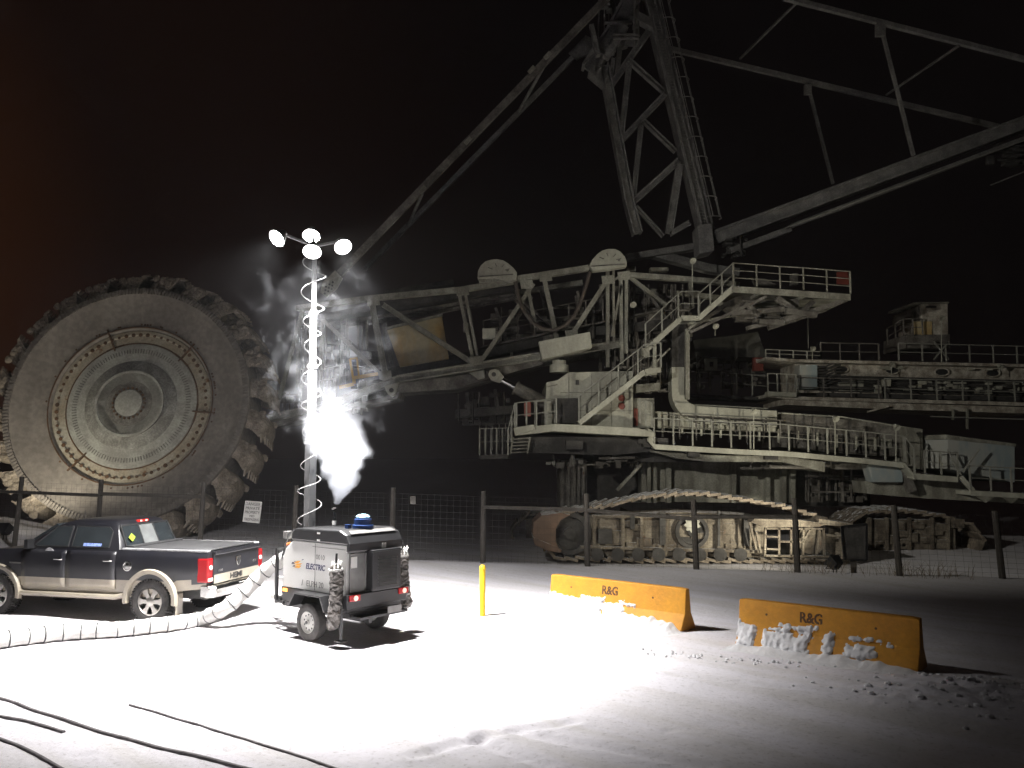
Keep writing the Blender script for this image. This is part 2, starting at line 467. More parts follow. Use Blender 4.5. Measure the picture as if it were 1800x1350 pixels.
def make_ground():
    xs = axis(-400, 400, -9.5, 10, .09); ys = axis(-60, 600, 9.0, 19, .075)
    # medium belt up to the fence needs a denser spacing than the growth gives
    ys = [y for y in ys if y <= 19] + [19 + .3 * i for i in range(1, 66)] + [y for y in ys if y > 39.5]
    xs = [x for x in xs if x < -26] + [-26 + .4 * i for i in range(42)] + [x for x in xs if -9.5 < x < 10] + [10 + .4 * i for i in range(26)] + [x for x in xs if x > 20.2]
    nx, ny = len(xs), len(ys); vs = []
    for y in ys:
        for x in xs:
            z = H(x, y)
            if 8 < y < 20 and -10 < x < 9.5:
                for r in ruts:
                    d = seg_dist(x, y, r)
                    if d < .35:
                        z += -.034 * math.exp(-(d / .09) ** 2) + .016 * math.exp(-((d - .17) / .06) ** 2)
                for (a, c, r, dp) in pits:
                    d2 = (x - a) ** 2 + (y - c) ** 2
                    if d2 < .16: z -= dp * math.exp(-d2 / (r * r))
                z += .006 * noise.noise(V((x * 5, y * 5, 2)))
            vs.append((x, y, z))
    fs = [(j * nx + i, j * nx + i + 1, (j + 1) * nx + i + 1, (j + 1) * nx + i) for j in range(ny - 1) for i in range(nx - 1)]
    mb = MB(); mb.v = [V(v) for v in vs]; mb.f = fs; mb.m = [0] * len(fs)
    o = mb.build('snow_ground', M['snow'], smooth=False, fix=False)
    o.data.polygons.foreach_set('use_smooth', [True] * len(o.data.polygons))
    tag(o, 'snow covered yard and bank', None, kind='structure')
make_ground()

# ================================================================== FENCE
fence = thing('wire_fence', 'long post and wire mesh farm fence with timber rails crossing the snow before the digger', 'fence', (0, 26.6, 0))
FO = V((0, 26.6, 0))
posts = []
for (px, top, lean) in ((35, 838, 8), (178, 843, 1), (357, 848, 3), (520, 853, 3), (691, 857, 1), (849, 863, 2), (1031, 868, 0), (1220, 878, -2), (1395, 876, 3), (1572, 888, -2), (1750, 898, -3), (-115, 836, 2), (1925, 908, -2)):
    k = (px - 900) / F
    y = (26.6 - .24 * .93) / (1 + .24 * k); x = k * y
    b = V((x, y, H(x, y) - .25)); t = P(px + lean * .5, top, y)
    posts.append((b, t))
for i, (b, t) in enumerate(posts):
    MB().tube([b, b.lerp(t, .5), t], [.092, .086, .08], 9).build('fence_post', M['wood'], fence, FO, smooth=True)
order = sorted(posts, key=lambda p: p[0].x)
def rail_at(i, j, f0, f1, r=.055):
    p = order[i][0].lerp(order[i][1], f0); q = order[j][0].lerp(order[j][1], f1)
    MB().bar(p + V((0, -.04, 0)), q + V((0, -.04, 0)), r * 2, r * 1.7).build('fence_rail', M['wood'], fence, FO, bevel=.012)
# timber braces between posts
rail_at(0, 1, .80, .80); rail_at(1, 2, .80, .80); rail_at(2, 3, .82, .82)
rail_at(6, 7, .80, .80); rail_at(7, 8, .80, .75); rail_at(8, 9, .78, .78)
wm = MB()
for a, c in zip(order, order[1:]):
    n_ = int((c[0] - a[0]).length / .2)
    for k in range(n_):
        u = (k + .5) / n_
        lo = a[0].lerp(c[0], u); hi = a[1].lerp(c[1], u)
        lo.z = H(lo.x, lo.y) + .03; hi = lo.lerp(hi, .93)
        off = V((0, -.09, 0))
        wm.bar(lo + off, hi + off, .004, .004)
    for r_ in (.14, .2, .26, .33, .40, .48, .56, .64, .72, .80, .87, .93):
        wm.bar(a[0].lerp(a[1], r_) + V((0, -.097, 0)), c[0].lerp(c[1], r_) + V((0, -.097, 0)), .0045, .0045)
wm.build('wire_mesh', M['wire'], fence, FO, fix=False)

# signs on the fence -------------------------------------------------
def sheet_sign(name, label, corners_px, y, m_, lines):
    c = sum((P(px, py, y) for px, py in corners_px), V((0, 0, 0))) / 4
    root = thing(name, label, 'sign', c)
    pts = [P(px, py, y) - c for px, py in corners_px]
    MB().prism(pts, (0, .012, 0)).build('sheet', m_, root, bevel=.003)
    ux = (pts[1] - pts[0]); uy = (pts[0] - pts[3]); w = ux.length; h = uy.length
    ux.normalize(); uy = (uy - ux * uy.dot(ux)).normalized(); nn = ux.cross(uy)
    t = MB()
    for (s, fy, size, sp) in lines:
        tm = text_mb(s, h * size, .0015, bold=.004, spacing=sp)
        wd = max(v.x for v in tm.v) - min(v.x for v in tm.v)
        k = min(1.0, w * .88 / max(wd, .01))
        for v, f in ((tm.v, tm.f),):
            t.add([ux * (q.x * k) + uy * (q.z + (fy - .5) * h) + nn * (-q.y + .0035) for q in v], f)
    if lines: t.build('lettering', M['sign_text'], root, fix=False)
    return root
yy = fence_y(-8.6) - .15
sheet_sign('danger_sign', 'white private property warning sign wired to the fence between the truck and the light tower', ((431, 880), (461, 882), (456, 920), (426, 917)), yy, M['sign_white'],
           (('DANGER', .86, .20, 1.0), ('PRIVATE', .66, .18, 1), ('PROPERTY', .47, .18, 1), ('NO', .30, .15, 1), ('TRESPASSING', .13, .17, 1)))
sheet_sign('small_sign', 'small grey square sign on the fence wires right of the smoke', ((721, 872), (731, 872), (731, 886), (721, 886)), fence_y(-3) - .15, M['paint_dirty'], ())

# back of an information board behind the fence ------------------------
bc = P(1500, 955, 26.6); ib = thing('information_board', 'dark information board on a post seen from behind, hiding the end of the crawler', 'board', V((bc.x, bc.y, H(bc.x, bc.y))))
bo = ib.location
q = [P(1478, 926, 26.6), P(1523, 921, 26.6), P(1523, 985, 26.6), P(1484, 983, 26.6)]
MB().prism(q, (0, .05, 0)).build('panel', M['paint_dark'], ib, bo, bevel=.01)
f_ = MB()
for a, c in zip(q, q[1:] + q[:1]): f_.bar(a + V((0, -.012, 0)), c + V((0, -.012, 0)), .06, .05)
f_.build('panel_frame', M['black_steel'], ib, bo)
MB().bar(V((bc.x, bc.y + .05, bo.z - .2)), V((bc.x, bc.y + .05, bc.z)), .16, .08).build('post', M['wood'], ib, bo)

# ground floodlights ---------------------------------------------------
def floodlight(label, px, py, y, aim, watts, size=.42):
    c = P(px, py, y); g = H(c.x, c.y)
    root = thing('floodlight', label, 'floodlight', (c.x, c.y, g), 0, 'floodlights standing in the snow before the digger')
    o = V((c.x, c.y, g)); hz = c.z - g
    d = (V(aim) - c).normalized(); rt = d.cross(V((0, 0, 1))).normalized(); up = rt.cross(d)
    Mx = Matrix((rt, d, up)).transposed()
    T = lambda v: c + Mx @ V(v)
    s = size
    hb = MB()
    prof = [(-s * .5, -.02), (s * .5, -.02), (s * .5, .16), (-s * .5, .16)]
    hb.add([T(v) for v in ((-s*.5, .15, -s*.45), (s*.5, .15, -s*.45), (s*.5, .15, s*.45), (-s*.5, .15, s*.45),
                           (-s*.36, -.16, -s*.34), (s*.36, -.16, -s*.34), (s*.36, -.16, s*.34), (-s*.36, -.16, s*.34))],
           [(4, 5, 6, 7), (0, 1, 5, 4), (1, 2, 6, 5), (2, 3, 7, 6), (3, 0, 4, 7), (0, 3, 2, 1)])
    for k in range(5):
        zz = -s * .28 + k * s * .14
        hb.add([T(v) for v in ((-s*.3, -.19, zz), (s*.3, -.19, zz), (s*.3, -.19, zz + .012), (-s*.3, -.19, zz + .012), (-s*.3, -.15, zz), (s*.3, -.15, zz), (s*.3, -.15, zz + .012), (-s*.3, -.15, zz + .012))],
               [(0, 1, 2, 3), (4, 5, 6, 7), (0, 1, 5, 4), (2, 3, 7, 6), (0, 3, 7, 4), (1, 2, 6, 5)])
    hb.build('housing', M['black_steel'], root, o)
    MB().add([T(v) for v in ((-s*.46, .153, -s*.41), (s*.46, .153, -s*.41), (s*.46, .153, s*.41), (-s*.46, .153, s*.41))], [(0, 1, 2, 3)]).build(
        'lens', emat('flood_lens', (1, .95, .8), 25), root, o, fix=False)
    st = MB()
    for k in (-1, 1):
        st.tube([T((k * s * .54, 0, 0)), T((k * s * .54, 0, -s * .55)), V((c.x + k * .05, c.y, g + max(.12, hz * .5))), V((c.x + k * .07, c.y, g - .1))], .018, 6)
    st.build('bracket', M['black_steel'], root, o)
    ld = bpy.data.lights.new('flood_lamp', 'SPOT'); ld.energy = watts; ld.color = (1, .93, .74); ld.spot_size = R(125); ld.spot_blend = .6; ld.shadow_soft_size = .15
    lo = bpy.data.objects.new('flood_lamp', ld); COL.objects.link(lo); lo.parent = root
    lo.location = T((0, .24, 0)) - o; lo.rotation_euler = d.to_track_quat('-Z', 'Y').to_euler()
    return root
floodlight('black box floodlight on a stem in front of the pale steel cage, lighting the snow', 1467, 989, 27.6, (5, 36.5, 8.5), FLOOD_W[1], .42)
floodlight('black box floodlight on a stem beyond the bonnet of the pickup, facing the great wheel', 9, 930, 31.8, (-18.2, 38, 10), FLOOD_W[0], .44)

# ================================================================== BARRIERS
def barrier(label, a, b, text_u, crusts):
    """a, b: ground points of the two ends of the near foot"""
    a, b = V(a), V(b); L = (b - a).length; ux = (b - a).normalized(); ang = math.atan2(ux.y, ux.x)
    root = thing('concrete_barrier', label, 'barrier', a.lerp(b, .5), ang, 'yellow concrete barriers on the snow')
    # local: x along, -y towards the viewer, near foot at y=0
    prof = [(0, -.05), (0, .06), (.02, .09), (.17, .33), (.225, .79), (.24, .81), (.36, .81), (.375, .79), (.43, .33), (.58, .09), (.60, .06), (.60, -.05)]
    N = 24; mb = MB(); k = len(prof); vs = []
    for i in range(N + 1):
        x = -L / 2 + L * i / N
        e_ = .012 if i in (0, N) else 0
        for (y, z) in prof:
            yy = .3 + (y - .3) * (1 - e_ * 2); zz = z - (e_ if z > .7 else 0)
            vs.append((x, yy, zz))
    fs = [(i * k + j, i * k + (j + 1) % k, (i + 1) * k + (j + 1) % k, (i + 1) * k + j) for i in range(N) for j in range(k)]
    fs += [tuple(range(k - 1, -1, -1)), tuple(N * k + j for j in range(k))]
    mb.add(vs, fs)
    mb.build('concrete_body', M['barrier'], root, bevel=.012)
    th = math.atan2(.055, .46)
    def face(x, z): return V((x, .17 + (z - .33) / .46 * .055, z))
    tm = text_mb('R&G', .235, .0015, bold=.0085)
    def onface(x, z, q): return face(x, z) + V((q.x * .86, 0, 0)) + V((0, math.sin(th), math.cos(th))) * q.z + V((0, -math.cos(th), math.sin(th))) * (.002 - q.y)
    MB().add([onface(-L / 2 + L * text_u, .60, q) for q in tm.v], tm.f).build('lettering', M['stencil'], root, fix=False)
    br = MB()
    for dx in (-.15, .15):       # bridges of the stencil
        for dz in (-.05, .05):
            c_ = onface(-L / 2 + L * text_u + dx, .60 + dz, V((0, -.002, 0)))
            br.box(c_, (.012, .006, .055) , Matrix.Rotation(-th, 3, 'X'))
    br.build('stencil_bridge', M['barrier'], root)
    for u in (.17, .78):
        h_ = MB(); c_ = face(-L / 2 + L * u, .585 if u < .5 else .57)
        h_.cyl(c_ + V((0, .02, 0)), c_ + V((0, -.003, 0)), .021, n=12); h_.build('lifting_hole', M['stencil'], root)
    return root, a, ux, L

def crust(root, L, spans, name, label, foot=.16):
    """snow plastered on the near face: spans = (u0, u1, z0, z1)"""
    mb = MB(); nx, nz = 190, 34; vs = []; ok = {}
    def hmask(u, z):
        best = -1
        for (u0, u1, z0, z1) in spans:
            d = min((u - u0) * L, (u1 - u) * L, (z - z0), (z1 - z))
            best = max(best, d)
        return best
    for j in range(nz + 1):
        z = .66 * j / nz
        for i in range(nx + 1):
            u = i / nx; x = -L / 2 + L * u
            y = (z / .09 * .02 if z < .09 else (.02 + (z - .09) / .24 * .15 if z < .33 else .17 + (z - .33) / .46 * .055))
            n_ = noise.noise(V((x * 7, z * 9, 3 + L))) * .075 + noise.noise(V((x * 21, z * 24, 8))) * .04 + noise.noise(V((x * 3, z * 3, 5))) * .07 - .012
            d = hmask(u, z) + n_
            th = .075 * (1 - math.exp(-max(d, 0) / .035)) * (.75 + .5 * noise.noise(V((x * 14, z * 14, 1))))
            ok[(i, j)] = d > -.004
            vs.append((x, y - max(th, .0) + (.004 if d <= 0 else -.002), z))
    fs = []
    for j in range(nz):
        for i in range(nx):
            if ok[(i, j)] or ok[(i + 1, j)] or ok[(i, j + 1)] or ok[(i + 1, j + 1)]:
                q = (j * (nx + 1) + i, j * (nx + 1) + i + 1, (j + 1) * (nx + 1) + i + 1, (j + 1) * (nx + 1) + i)
                fs.append(q)
    mb.add(vs, fs)
    # banked foot of loose snow along the barrier, on both sides of the contact line
    vs = []; fs = []; n1 = 120; n2 = 10
    for i in range(n1 + 1):
        u = i / n1; x = -L / 2 - .08 + (L + .16) * u
        hgt = foot * (.55 + .7 * noise.noise(V((x * 1.9, 7, L))) + .3 * noise.noise(V((x * 7, 2, L)))) * sstep(0, .06, u) * sstep(1.02, .86, u)
        hgt = max(hgt, .012)
        for j in range(n2 + 1):
            t = j / n2; y = .10 - .62 * t
            vs.append((x, y, hgt * (1 - sstep(0, 1, t)) + .02 * noise.noise(V((x * 9, y * 9, 3))) * (1 - t) * (hgt / .1 + .1) - .02 * sstep(.8, 1, t)))
    for i in range(n1):
        for j in range(n2): fs.append((i * (n2 + 1) + j, i * (n2 + 1) + j + 1, (i + 1) * (n2 + 1) + j + 1, (i + 1) * (n2 + 1) + j))
    mb.add(vs, fs)
    o = mb.build(name, M['snow_clump'], None, fix=True)
    o.data.polygons.foreach_set('use_smooth', [True] * len(o.data.polygons))
    o.location = root.location; o.rotation_euler = root.rotation_euler
    tag(o, label, None, None, 'structure')

b1, *_r = barrier('bright yellow concrete barrier half buried in drifted snow, nearer the bollard', Gd(958, 1078), Gd(1197, 1113), .47, ())
crust(b1, _r[2], ((-.05, .43, -.1, .44), (.43, .60, -.1, .36), (.55, .66, .34, .42), (.60, .80, -.1, .14)), 'snow_drift', 'drifted snow heaped against the left yellow barrier', .26)
b2, *_r2 = barrier('yellow concrete barrier with ragged patches of snow stuck on its lower face', Gd(1292, 1136), Gd(1614, 1183), .43, ())
crust(b2, _r2[2], ((.0, .11, .02, .42), (.0, .06, -.1, .16), (.15, .43, -.1, .34), (.17, .30, .3, .42), (.25, .46, .40, .46), (.36, .44, .3, .40), (.50, .56, -.1, .40), (.62, .78, .06, .30), (.64, .86, .34, .40)), 'snow_drift', 'clumped snow stuck along the foot of the right yellow barrier', .13)

# bollard
bp_ = Gd(848, 1081)
bol = thing('bollard', 'slim bright yellow bollard standing alone in the snow by the fence', 'bollard', bp_)
MB().lathe([(.062, -.1), (.062, .97), (.058, .98)], (0, 0, 0), (0, 0, 1), 20).build('sleeve', M['bollard'], bol, smooth=True)
MB().lathe([(.068, .955), (.070, .985), (.060, 1.03), (.035, 1.055), (.0, 1.06)], (0, 0, 0), (0, 0, 1), 20).build('cap', M['bollard'], bol, smooth=True)

# snow lumps in the churned patch -------------------------------------
cl = MB()
random.seed(3)
for k in range(260):
    x = random.gauss(7.3, 1.3); y = random.gauss(12.55, .55); r = random.choice((.02, .025, .03, .04, .06)) * random.uniform(.7, 1.2)
    bm = bmesh.new(); bmesh.ops.create_icosphere(bm, subdivisions=1, radius=r)
    off = V((x, y, H(x, y) + r * .2))
    vs = [off + V((v.co.x, v.co.y, v.co.z * .6)) * (1 + .35 * noise.noise(v.co * 30 + off * 3)) for v in bm.verts]
    ix = {v: i for i, v in enumerate(bm.verts)}
    cl.add(vs, [tuple(ix[v] for v in f.verts) for f in bm.faces]); bm.free()
for k in range(90):
    x = random.uniform(2.2, 6.3); t_ = (x - 4.0) / 2.6; y = 14.9 - 1.05 * t_ - random.uniform(.15, .7); r = random.choice((.012, .018, .03))
    bm = bmesh.new(); bmesh.ops.create_icosphere(bm, subdivisions=1, radius=r)
    off = V((x, y, H(x, y) + r * .2)); ix = {v: i for i, v in enumerate(bm.verts)}
    cl.add([off + v.co * (1 + .3 * noise.noise(v.co * 30 + off * 3)) for v in bm.verts], [tuple(ix[v] for v in f.verts) for f in bm.faces]); bm.free()
tag(cl.build('snow_lumps', M['snow_clump']), 'loose lumps of ploughed snow', None, None, 'structure')

# dry grass along the crest ---------------------------------------------
gm = MB()
for k in range(150):
    x = random.choice((random.uniform(7, 9.6), random.uniform(8.6, 12.6), random.gauss(11.3, .5)))
    y = fence_y(x) + random.uniform(-.5, 1.0); b = V((x, y, H(x, y) - .02))
    h = random.uniform(.15, .55); d = V((random.gauss(0, .12), random.gauss(0, .1), h))
    gm.tube([b, b + d * .55, b + d + V((d.x * .6, 0, -.02))], [.006, .005, .002], 3, cap=False)
tag(gm.build('dry_grass', M['grass'], fix=False), 'thin dry grass stalks poking through the snow under the fence', 'grass', None, 'stuff')

# cables lying in the snow ------------------------------------------------
def cable(label, pix, r=.030):
    pts = [Gd(px, py) for px, py in pix]
    # smooth
    out = []
    for i in range(len(pts) - 1):
        p0, p1, p2, p3 = pts[max(i - 1, 0)], pts[i], pts[i + 1], pts[min(i + 2, len(pts) - 1)]
        for k in range(10):
            t = k / 10
            out.append(.5 * ((2 * p1) + (p2 - p0) * t + (2 * p0 - 5 * p1 + 4 * p2 - p3) * t * t + (3 * p1 - p0 - 3 * p2 + p3) * t ** 3))
    out.append(pts[-1])
    for p in out: p.z = H(p.x, p.y) + .004
    mb = MB().tube(out, r, 8)
    tag(mb.build('power_cable', M['cable'], smooth=True), label, 'cable', 'dusted cables lying across the snow')
cable('longest dark cable, curving across the snow between the two shorter ones and the straight one', [(-160, 1180), (0, 1228), (60, 1250), (120, 1269), (200, 1294), (250, 1309), (330, 1331), (420, 1352), (560, 1385)], .028)
cable('dark cable whose bare end lies open in the snow', [(-150, 1229), (0, 1260), (55, 1272), (112, 1288)], .027)
cable('short stretch of dark cable lying nearest the viewer, below the bare cable end', [(-140, 1250), (0, 1300), (50, 1321), (100, 1350), (140, 1375)], .025)
cable('thinnest straight dark cable, starting alone in the bright snow', [(228, 1239), (300, 1260), (370, 1283), (480, 1318), (580, 1350), (680, 1383)], .020)
# ================================================================== PICKUP TRUCK (x forward, y left)
def interp(tab, x):
    if x <= tab[0][0]: return tab[0][1]
    for (a, p), (b, q) in zip(tab, tab[1:]):
        if x <= b: return p + (q - p) * (x - a) / (b - a)
    return tab[-1][1]

def boolean_cut(ob, cutters):
    tmp = []
    for mb in cutters:
        c = mb.build('cutter', M['black_plastic']); tmp.append(c)
        md = ob.modifiers.new('cut', 'BOOLEAN'); md.object = c; md.operation = 'DIFFERENCE'; md.solver = 'EXACT'
    dg = bpy.context.evaluated_depsgraph_get()
    me = bpy.data.meshes.new_from_object(ob.evaluated_get(dg))
    ob.modifiers.clear(); ob.data = me
    for c in tmp: bpy.data.objects.remove(c)

TR = thing('pickup_truck', 'dark crew cab pickup truck with tan lower sides parked beside the light tower', 'pickup truck',
           (-7.08, 18.62, 0), math.atan2(.245, -.97))
TR.scale = (1.06, 1.06, 1.06)
def make_truck(root):
    wz = ((.42, .90), (.55, .955), (.70, .975), (.82, .985), (1.0, 1.0), (1.12, 1.0), (1.24, .985), (1.33, .955), (1.38, .93))
    def half(x, z):
        w = interp(wz, z)
        return w * interp(((-1.2, .975), (-.6, 1), (3.6, 1), (4.3, .95), (4.55, .80)), x)
    ztop = ((-1.2, 1.36), (.7, 1.37), (3.0, 1.345), (3.8, 1.30), (4.3, 1.22), (4.5, 1.10))
    zbot = ((-1.2, .70), (-.55, .62), (-.45, .48), (4.0, .48), (4.5, .55))
    xs = [-1.19 + i * .158 for i in range(37)]
    fr = (0, .14, .28, .36, .46, .58, .72, .84, .93, 1.0)
    mb = MB(); vs = []; k = 2 * len(fr)
    for x in xs:
        zb, zt = interp(zbot, x), interp(ztop, x)
        L_ = [(x, half(x, zb + (zt - zb) * f) - (.02 if f == 1 else 0), zb + (zt - zb) * f) for f in fr]
        vs += L_ + [(a, -b, c) for a, b, c in L_[::-1]]
    fs = [(i * k + j, (i + 1) * k + j, (i + 1) * k + (j + 1) % k, i * k + (j + 1) % k) for i in range(len(xs) - 1) for j in range(k)]
    fs += [tuple(range(k)), tuple((len(xs) - 1) * k + j for j in range(k - 1, -1, -1))]
    mb.add(vs, fs)
    for i, f in enumerate(mb.f):
        c = sum((mb.v[q].z for q in f), 0) / len(f)
        if c < .80 and len(f) == 4: mb.m[i] = 1
    body = mb.build('body', [M['truck_paint'], M['truck_tan']], root)
    boolean_cut(body, [MB().cyl((0, -1.3, .44), (0, 1.3, .44), .50, n=36), MB().cyl((3.57, -1.3, .44), (3.57, 1.3, .44), .50, n=36)])
    body.name = 'body'
    body.data.polygons.foreach_set('use_smooth', [True] * len(body.data.polygons))
    try: body.data.set_sharp_from_angle(angle=R(30))
    except Exception: pass
    MB().bb((-.9, -.72, .46), (4.2, .72, .62)).build('chassis', M['black_plastic'], root)
    # cab above the belt line
    rings = ((1.335, .74, 3.08, .945), (1.45, .775, 2.95, .90), (1.62, .86, 2.70, .825), (1.80, .95, 2.40, .74), (1.865, 1.0, 2.26, .69), (1.905, 1.10, 2.10, .60), (1.925, 1.30, 1.9, .42))
    cb = MB(); vs = []
    def ring(z, x0, x1, y):
        c = .09
        pts = [(x0, -y + c), (x0 + .04, -y + .02), (x0 + .16, -y), (x1 - .2, -y), (x1 - .06, -y + .04), (x1, -y + .14), (x1 + .03, 0), (x1, y - .14), (x1 - .06, y - .04), (x1 - .2, y), (x0 + .16, y), (x0 + .04, y - .02), (x0, y - c), (x0 - .015, 0)]
        return [(px_, py_, z) for px_, py_ in pts]
    for r_ in rings: vs += ring(*r_)
    k = 14
    fs = [(i * k + j, i * k + (j + 1) % k, (i + 1) * k + (j + 1) % k, (i + 1) * k + j) for i in range(len(rings) - 1) for j in range(k)]
    fs.append(tuple((len(rings) - 1) * k + j for j in range(k)))
    cb.add(vs, fs).build('cab', M['truck_paint'], root, smooth=True)
    ys = lambda z: interp([(r_[0], r_[3]) for r_ in rings], z)
    xr = lambda z: interp([(r_[0], r_[1]) for r_ in rings], z) - .006
    def side(xz, s, off): return [V((x, s * (ys(z) + off), z)) for x, z in xz]
    for s in (1, -1):
        for xz, nm in ((((1.97, 1.40), (2.74, 1.40), (2.72, 1.44), (2.36, 1.77), (2.00, 1.785)), 'front'), (((1.02, 1.40), (1.88, 1.40), (1.91, 1.785), (1.16, 1.785), (1.04, 1.70)), 'rear')):
            MB().prism(side(xz, s, -.004), (0, s * .014, 0)).build('side_window', M['glass'], root)
            tr = MB(); p = side(xz, s, .006)
            for a, b in zip(p, p[1:] + p[:1]): tr.bar(a, b, .022, .016)
            tr.build('window_trim', M['black_plastic'], root)
    # rear glass in three panes
    def rear(y0, y1, z0, z1, off=0.0): return [V((xr(z0) - off, y0, z0)), V((xr(z0) - off, y1, z0)), V((xr(z1) - off, y1 * .93, z1)), V((xr(z1) - off, y0 * .93, z1))]
    for y0, y1, m_ in ((-.74, -.25, 'glass'), (-.22, .22, 'glass_light'), (.25, .74, 'glass')):
        MB().prism(rear(y0, y1, 1.41, 1.79, .006), (-.014, 0, 0)).build('rear_window', M[m_], root)
    p = rear(-.77, .77, 1.39, 1.81, .018); t_ = MB()
    for a, b in zip(p, p[1:] + p[:1]): t_.bar(a, b, .03, .02, V((1, 0, 0)))
    for yy in (-.235, .235): t_.bar(V((xr(1.4) - .018, yy, 1.4)), V((xr(1.8) - .018, yy * .93, 1.8)), .03, .02, V((1, 0, 0)))
    t_.build('window_trim', M['black_plastic'], root)
    MB().prism([V((xr(1.42) - .022, .60, 1.5)), V((xr(1.42) - .022, .52, 1.58)), V((xr(1.5) - .022, .60, 1.66)), V((xr(1.5) - .022, .68, 1.58))], (-.004, 0, 0)).build('diamond_sticker', M['green_sticker'], root)
    MB().prism(side(((1.20, 1.42), (1.62, 1.42), (1.62, 1.475), (1.20, 1.475)), 1, .012), (0, .003, 0)).build('window_sticker', M['blue_sticker'], root)
    MB().prism([V((2.98, -.80, 1.42)), V((2.98, .80, 1.42)), V((2.43, .68, 1.78)), V((2.43, -.68, 1.78))], (.03, 0, .045)).build('windscreen', M['glass'], root)
    # high brake lamp
    bl = MB().box((1.0 - .01, .0, 1.865), (.05, .34, .05)).build('high_brake_lamp', M['brake_red'], root, bevel=.008)
    MB().box((.962, .07, 1.865), (.008, .05, .03)).box((.962, -.09, 1.865), (.008, .05, .03)).build('bulb_highlight', M['tail_white'], bl)
    # doors: thin skins following the side, handles
    for s in (1, -1):
        for x0, x1, arch in ((1.945, 2.98, 0), (.80, 1.93, 1)):
            d = MB(); vs = []; nx_, nz_ = 8, 8
            for j in range(nz_ + 1):
                z = .62 + (1.335 - .62) * j / nz_
                for i in range(nx_ + 1):
                    x = x0 + (x1 - x0) * i / nx_
                    if x0 < 1 and z < .80: x = max(x, x0)
                    vs.append((x, s * (half(x, z) + .007), z))
            d.add(vs, [(j * (nx_ + 1) + i, j * (nx_ + 1) + i + 1, (j + 1) * (nx_ + 1) + i + 1, (j + 1) * (nx_ + 1) + i) for j in range(nz_) for i in range(nx_)])
            for i, f in enumerate(d.f):
                if sum(d.v[q].z for q in f) / 4 < .80: d.m[i] = 1
            do = d.build('door', [M['truck_paint'], M['truck_tan']], root, smooth=True, fix=False)
            sm = do.modifiers.new('thickness', 'SOLIDIFY'); sm.thickness = .02; sm.offset = -1 if s > 0 else 1
            hx = x0 + .17
            hm = MB().tube([(hx - .10, s * (half(hx, 1.15) + .008), 1.155), (hx - .07, s * (half(hx, 1.15) + .045), 1.16), (hx + .07, s * (half(hx, 1.15) + .045), 1.16), (hx + .10, s * (half(hx, 1.15) + .008), 1.155)], .016, 8)
            hm.build('handle', M['chrome'], do, smooth=True)
            tl = MB()
            for zc in (.665,):
                tl.prism([V((x0 + .03, s * (half(x0, zc) + .012), zc)), V((x1 - .03, s * (half(x1, zc) + .012), zc)), V((x1 - .03, s * (half(x1, zc) + .012), zc + .05)), V((x0 + .03, s * (half(x0, zc) + .012), zc + .05))], (0, s * .012, 0))
            tl.build('side_moulding', M['truck_tan'], do, bevel=.005)
        # step / sill
        MB().tube([(.62, s * .96, .50), (.8, s * 1.0, .47), (2.9, s * 1.0, .47), (3.05, s * .96, .50)], .05, 8).build('side_step', M['truck_tan'], root, smooth=True)
        # arch flares
        for cx in (0, 3.57):
            fl = MB(); vs = []; n_ = 26
            for i in range(n_ + 1):
                w = R(-8) + R(196) * i / n_
                for (r_, yo) in ((.49, .96), (.50, 1.045), (.575, 1.05), (.60, .975)):
                    vs.append((cx + r_ * math.cos(w), s * yo, .44 + r_ * math.sin(w) * (1.0)))
            fl.add(vs, [(i * 4 + j, i * 4 + (j + 1) % 4, (i + 1) * 4 + (j + 1) % 4, (i + 1) * 4 + j) for i in range(n_) for j in range(4)])
            fl.add(vs[:4], [(0, 1, 2, 3)]); fl.add(vs[-4:], [(3, 2, 1, 0)])
            fl.build('fender_flare', M['truck_tan'], root, smooth=True)
    # fuel lid, front badge lettering strip
    MB().lathe([(.10, 0), (.10, .015), (.078, .022), (.07, .012), (.03, .014), (.0, .02)], (.52, half(.5, 1.08) + .002, 1.075), (0, 1, 0), 24).build('fuel_cap', M['chrome'], root, smooth=True)
    MB().box((3.12, half(3.1, 1.08) + .008, 1.06), (.30, .012, .03)).build('door_badge', M['chrome'], root)
    MB().lathe([(.12, 0), (.12, .008)], (2.35, half(2.3, 1.26) + .003, 1.255), (0, 1, 0), 16).build('snow_spot', M['tonneau'], root)
    # bed cover and rails
    MB().bb((-1.12, -.80, 1.372), (.70, .80, 1.405)).build('bed_cover', M['cover_grey'], root, bevel=.012)
    for s in (1, -1): MB().bb((-1.17, s * .815, 1.36), (.72, s * .925, 1.40)).build('bed_rail', M['tonneau'], root, bevel=.012)
    MB().bb((.56, -.78, 1.40), (.735, .78, 1.435)).build('cover_housing', M['cover_grey'], root, bevel=.012)
    # tailgate
    tg = MB().bb((-1.235, -.80, .76), (-1.18, .80, 1.375)).build('tailgate', M['truck_paint'], root, bevel=.015)
    MB().prism([(-1.235, -.80, 1.30), (-1.235, .80, 1.30), (-1.235, .80, 1.375), (-1.235, -.80, 1.375)], (-.035, 0, .012)).build('spoiler_lip', M['truck_paint'], tg, bevel=.01)
    MB().bb((-1.242, -.79, .765), (-1.236, .79, .93)).build('lower_band', M['truck_tan'], tg)
    def onrear(t, y, z, m_, name='lettering', sx=1.0):
        return MB().add([V((-1.246 + q.y, y - q.x * sx, z + q.z)) for q in t.v], t.f).build(name, m_, tg, fix=False)
    onrear(text_mb('HEMI', .145, .003, bold=.004), .04, .845, M['black_steel'], sx=1.35)
    onrear(text_mb('4x4', .07, .003, bold=.002), -.62, 1.04, M['chrome'], sx=1.3)
